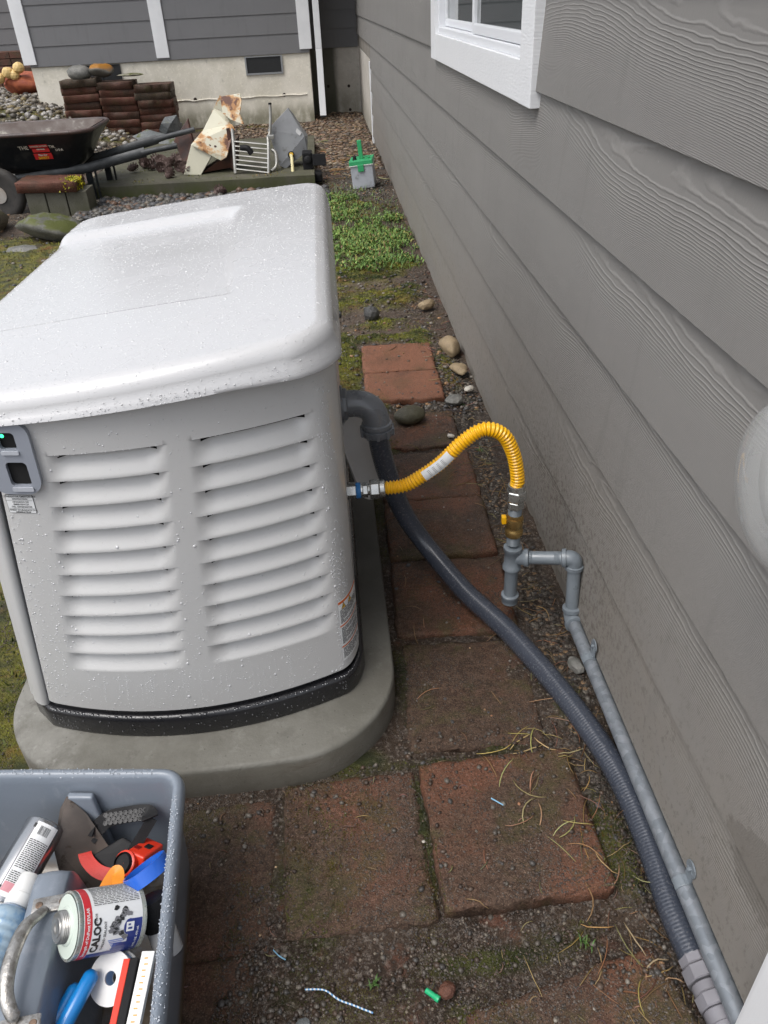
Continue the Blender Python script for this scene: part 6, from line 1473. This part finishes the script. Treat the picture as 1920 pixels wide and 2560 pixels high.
# blades: moss, weeds, needles
def blades(name, x, y, z, L, W, lean, colr, mat, segs=1, curl=0.0, label=None):
    n = len(x); th = rng.uniform(0, 6.28, n); le = lean*rng.uniform(.3, 1.2, n); dx, dy = np.cos(th), np.sin(th); px, py = -dy, dx; V = []; 
    for k in range(segs+1):
        q = k/segs; w_ = W*(1-q**1.5)*(.6+.8*min(q*2, 1)) if segs > 1 else W*(1-q); out = L*np.sin(le*q*(1+curl*q))*q; up = L*np.cos(np.minimum(le*(q+curl*q*q), 2.2))*q if segs == 1 else L*q*np.cos(le*q*(1+curl))
        cx_ = x+dx*out; cy_ = y+dy*out; cz_ = z+up
        if k == segs: V.append(np.stack([cx_, cy_, cz_], 1))
        else: V += [np.stack([cx_-px*w_, cy_-py*w_, cz_], 1), np.stack([cx_+px*w_, cy_+py*w_, cz_], 1)]
    m = len(V); V = np.stack(V, 1); f = []
    for k in range(segs):
        if k == segs-1: f.append((2*k, 2*k+1, 2*k+2))
        else: f += [(2*k, 2*k+1, 2*k+3), (2*k, 2*k+3, 2*k+2)]
    F = (np.array(f)[None]+np.arange(n)[:, None, None]*m).reshape(-1, 3); me = np_mesh(name, V.reshape(-1, 3), F, False); vcol(me, 'tint', np.repeat(colr, m, 0)); me.materials.append(mat)
    o = bpy.data.objects.new(name, me); place(o, None, (0, 0, 0)); tag(o, label, None, None, 'stuff'); return o
t = T('leaf_blades'); t.pi('Base Color', t.attr('tint', 'Color')); t.pi('Roughness', .5); t.pi('Specular IOR Level', .3); t.pi('Subsurface Weight', .0); LEAF = t.m
def mtint(x, y, dark=(.028, .045, .008), lite=(.20, .205, .02), br=(.17, .085, .02)):
    q = ss(.3, .7, fbm(x*13, y*13, 3, 51))[:, None]*rng.uniform(.6, 1, (len(x), 1)); c = np.array(dark)*(1-q)+np.array(lite)*q; b_ = (ss(.55, .7, fbm(x*5, y*5, 2, 53))*rng.random(len(x)))[:, None]; return c*(1-b_)+np.array(br)*b_
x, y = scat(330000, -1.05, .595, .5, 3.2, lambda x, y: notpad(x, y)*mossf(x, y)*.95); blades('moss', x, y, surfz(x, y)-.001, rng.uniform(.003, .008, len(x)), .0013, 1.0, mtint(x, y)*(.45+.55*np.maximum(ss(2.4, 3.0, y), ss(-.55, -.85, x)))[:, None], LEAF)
x, y = scat(90000, -.1, .595, 3.2, 5.6, lambda x, y: mossf(x, y)*.95); blades('moss', x, y, surfz(x, y)-.001, rng.uniform(.005, .012, len(x)), .0022, 1.0, mtint(x, y), LEAF)
# thin moss creeping over the muddy pavers
x, y = scat(120000, -.35, .12, .55, 1.15, lambda x, y: ss(.52, .68, fbm(x*9+3, y*9, 4, 88))*(.35+.65*ss(.16, .0, np.abs(x+.13)))); blades('moss', x, y, surfz(x, y)-.001, rng.uniform(.002, .005, len(x)), .0011, 1.1, mtint(x, y, (.03, .038, .009), (.085, .085, .016), (.11, .07, .02)), LEAF)
x, y = scat(60000, .1, .46, .6, 2.9, lambda x, y: ss(.60, .72, fbm(x*11+3, y*11, 4, 89))*.6); blades('moss', x, y, surfz(x, y)-.001, rng.uniform(.002, .005, len(x)), .0011, 1.1, mtint(x, y, (.03, .038, .009), (.085, .085, .016), (.11, .07, .02)), LEAF)
x, y = scat(60000, -5.5, -.9, 1.2, 9.0, lambda x, y: mossf(x, y)*.9); blades('moss', x, y, zat(x, y)-.002, rng.uniform(.01, .028, len(x)), .004, 1.0, mtint(x, y), LEAF)
x, y = scat(60000, -.3, .58, 5.0, 8.4, lambda x, y: np.clip(mossf(x, y)*.9+.5*ss(.5, .62, fbm(x*4, y*4, 3, 18))*np.clip(field(WEED, x, y)*1.5, 0, 1), 0, 1)); blades('moss', x, y, zat(x, y)-.002, rng.uniform(.006, .018, len(x)), .004, 1.0, mtint(x, y), LEAF)
# clump on the planter block and slab edge
x = rng.normal(-2.20, .035, 900); y = rng.normal(7.30, .05, 900); blades('moss', x, y, (.275+rng.uniform(-.07, .015, 900)), rng.uniform(.012, .035, 900), .007, 1.1, tint(900, [(.40, .34, .01), (.30, .28, .01), (.20, .22, .02)]), LEAF)
x, y = scat(6000, -2.2, -.2, 7.82, 10, lambda x, y: ss(.5, .65, fbm(x*4, y*4, 3, 15))*(.25+ss(8.3, 7.9, y))); blades('moss', x, y, np.full(len(x), .118), rng.uniform(.008, .02, len(x)), .006, 1.0, mtint(x, y), LEAF)
# weeds: rosettes of small rounded leaves
def weeds(n, x0, x1, y0, y1, scale=1.0):
    x, y = scat(n, x0, x1, y0, y1, lambda x, y: np.clip(field(WEED, x, y)*(-.1+2.2*fbm(x*6, y*6, 3, 61))-.48, 0, 1)*1.2); k = rng.integers(8, 16, len(x)); x = np.repeat(x, k)+rng.normal(0, .014*scale, k.sum()); y = np.repeat(y, k)+rng.normal(0, .012*scale, k.sum())
    L = rng.uniform(.015, .042, len(x))*scale; q = rng.random((len(x), 1))*(.45+.9*fbm(x*5, y*5, 2, 71)[:, None]); c = np.array((.05, .11, .022))*(1-q)+np.array((.22, .34, .085))*q; c[rng.random(len(x)) < .14] = (.26, .24, .07); c[rng.random(len(x)) < .06] = (.16, .10, .05)
    blades('weeds', x, y, zat(x, y)+rng.uniform(0, .035, len(x))*scale, L, .0065*scale, 1.2, c, LEAF, 3, .35)
weeds(4600, -.4, .58, 4.3, 8.0, .9); weeds(700, .3, .58, 2.6, 3.5, .8)
x, y = scat(2600, -.4, .58, 5.0, 7.8, lambda x, y: np.clip(field(WEED, x, y), 0, 1)); q = rng.random((len(x), 1)); blades('weeds', x, y, zat(x, y), rng.uniform(.03, .08, len(x)), .0022, .8, np.array((.06, .13, .03))*(1-q)+np.array((.18, .28, .09))*q, LEAF, 3, .5)
# sprigs near the camera
x = np.concatenate([rng.normal(cx, .006, 14) for cx, cy in ((.375, .738), (-.03, .70), (.505, 3.02), (.51, 2.6))]); y = np.concatenate([rng.normal(cy, .006, 14) for cx, cy in ((.375, .738), (-.03, .70), (.505, 3.02), (.51, 2.6))])
blades('weeds', x, y, surfz(x, y), rng.uniform(.010, .022, len(x)), .0016, 1.0, tint(len(x), [(.06, .12, .03), (.10, .16, .05)]), LEAF, 3, .3)
# pine needles and twigs lying flat
def needles(name, P, Lr, wr, cols, mat, bend=.5):
    b = B(); cs_ = []
    for (x, y) in P:
        L = random.uniform(*Lr); th = random.uniform(0, 6.28); k = random.uniform(-bend, bend); w_ = random.uniform(*wr); c_ = random.choice(cols); c_ = tuple(q*random.uniform(.75, 1.2) for q in c_); pts = []
        for i in range(6): q = i/5-.5; a = th+k*q*2; pts.append((x+L*q*math.cos(a), y+L*q*math.sin(a)))
        A = np.array(pts); z = surfz(A[:, 0], A[:, 1])+w_*.8; z = np.maximum(z, z.max()-.006)+np.array([0, .5, 1, 1, .6, 0])*random.uniform(0, .007)
        n0 = len(b.V); b.tube([(p[0], p[1], z_) for p, z_ in zip(pts, z)], [w_*.6, w_, w_, w_, w_*.9, w_*.4], 4); cs_ += [c_]*(len(b.V)-n0)
    me = mesh_from(name, b.V, b.F, True); vcol(me, 'tint', np.array(cs_)); me.materials.append(mat); o = bpy.data.objects.new(name, me); place(o, None, (0, 0, 0)); tag(o, None, None, None, 'stuff')
NP = []
while len(NP) < 230:
    y_ = random.uniform(.55, 2.75); x_ = random.gauss(.50-.03*(y_ < 1.3), .045+.03*(y_ < 1.4)) if random.random() < .85 else random.uniform(.1, .5)
    if x_ < .59: NP.append((x_, y_))
needles('pine_needles', NP, (.03, .085), (.0007, .0013), [(.22, .14, .06), (.28, .19, .09), (.12, .07, .035), (.16, .095, .045)], LEAF, .3)
NP = [(random.uniform(.27, .47), random.uniform(.95, 1.22)) for _ in range(15)]+[(random.uniform(.38, .5), random.uniform(.60, .95)) for _ in range(9)]
needles('pine_needles', NP, (.05, .09), (.0011, .0018), [(.34, .25, .11), (.42, .32, .15), (.26, .18, .08)], LEAF, .4)
NP = [(random.gauss(.52, .05), random.uniform(2.6, 4.6)) for _ in range(160)]+[(random.uniform(0, .5), random.uniform(3.6, 5)) for _ in range(60)]; NP = [p for p in NP if p[0] < .59]
needles('twigs', NP, (.03, .09), (.001, .0022), [(.12, .08, .05), (.25, .18, .11), (.06, .045, .035)], LEAF, .6)
NP = [(random.uniform(-.45, .56), random.uniform(.52, 1.2)) for _ in range(90)]; needles('twigs', NP, (.012, .035), (.0006, .0014), [(.07, .045, .03), (.13, .09, .055), (.20, .14, .08)], LEAF, .6)
NP = [(random.uniform(-.1, .55), random.uniform(8, 12.5)) for _ in range(160)]; needles('twigs', NP, (.08, .25), (.003, .006), [(.3, .2, .11), (.16, .10, .05)], LEAF, .4)

# bits of litter
ob('green_wall_plug', B().lathe([(.0045, 0), (.0052, .002), (.005, .020), (.006, .022), (.006, .028)], (.062, .668, .012), (.72, -.62, .02), 14).mesh(smooth=True, angle=30), simple('bright_green_plastic', (.02, .38, .16), .35, coat=.3), None, 'small bright green plastic plug on the soil near the bottom edge', 'wall plug')
b = B(); pw = bez([(-.155, .690, .012), (-.12, .684, .015), (-.095, .668, .010), (-.07, .655, .014), (-.035, .640, .011)], 10); b.tube(pw, .0017, 8); me = b.mesh(smooth=True); t = T('blue_white_striped_wire'); v = t.wpos(); xx = t.n('SeparateXYZ', Vector=v).outputs['X']
t.pi('Base Color', t.mix(t.ramp(t.math('SINE', t.math('MULTIPLY', xx, 900.0)), -.2, .2), (.08, .22, .42), (.55, .6, .64))); t.pi('Roughness', .4); ob('striped_wire', me, t.m, None, 'thin blue and white striped wire lying on the soil near the bottom edge', 'wire')
BLF = simple('pale_blue_shred', (.22, .42, .58), .5)
for k, (x_, y_, lb_) in enumerate(((-.205, .755, 'shred of pale blue tape on the soil below the muddy paver'), (.262, 1.02, 'shred of pale blue tape lying on the right red paver'), (-.02, 1.17, None))):
    if lb_: b = B(); ribbon(b, [(x_-.012, y_+.014, surfz(np.array(x_), np.array(y_)).item()+.004), (x_, y_, .0+surfz(np.array(x_), np.array(y_)).item()+.008), (x_+.012, y_-.006, surfz(np.array(x_), np.array(y_)).item()+.003)], .003, .0004, (.3, .3, .9), 4); ob('tape_shred', b.mesh(), BLF, None, lb_, 'tape shred')
rock((-.545+.0, .795, .10), (.01, .01, .004), 91, STK, 'x') if False else None
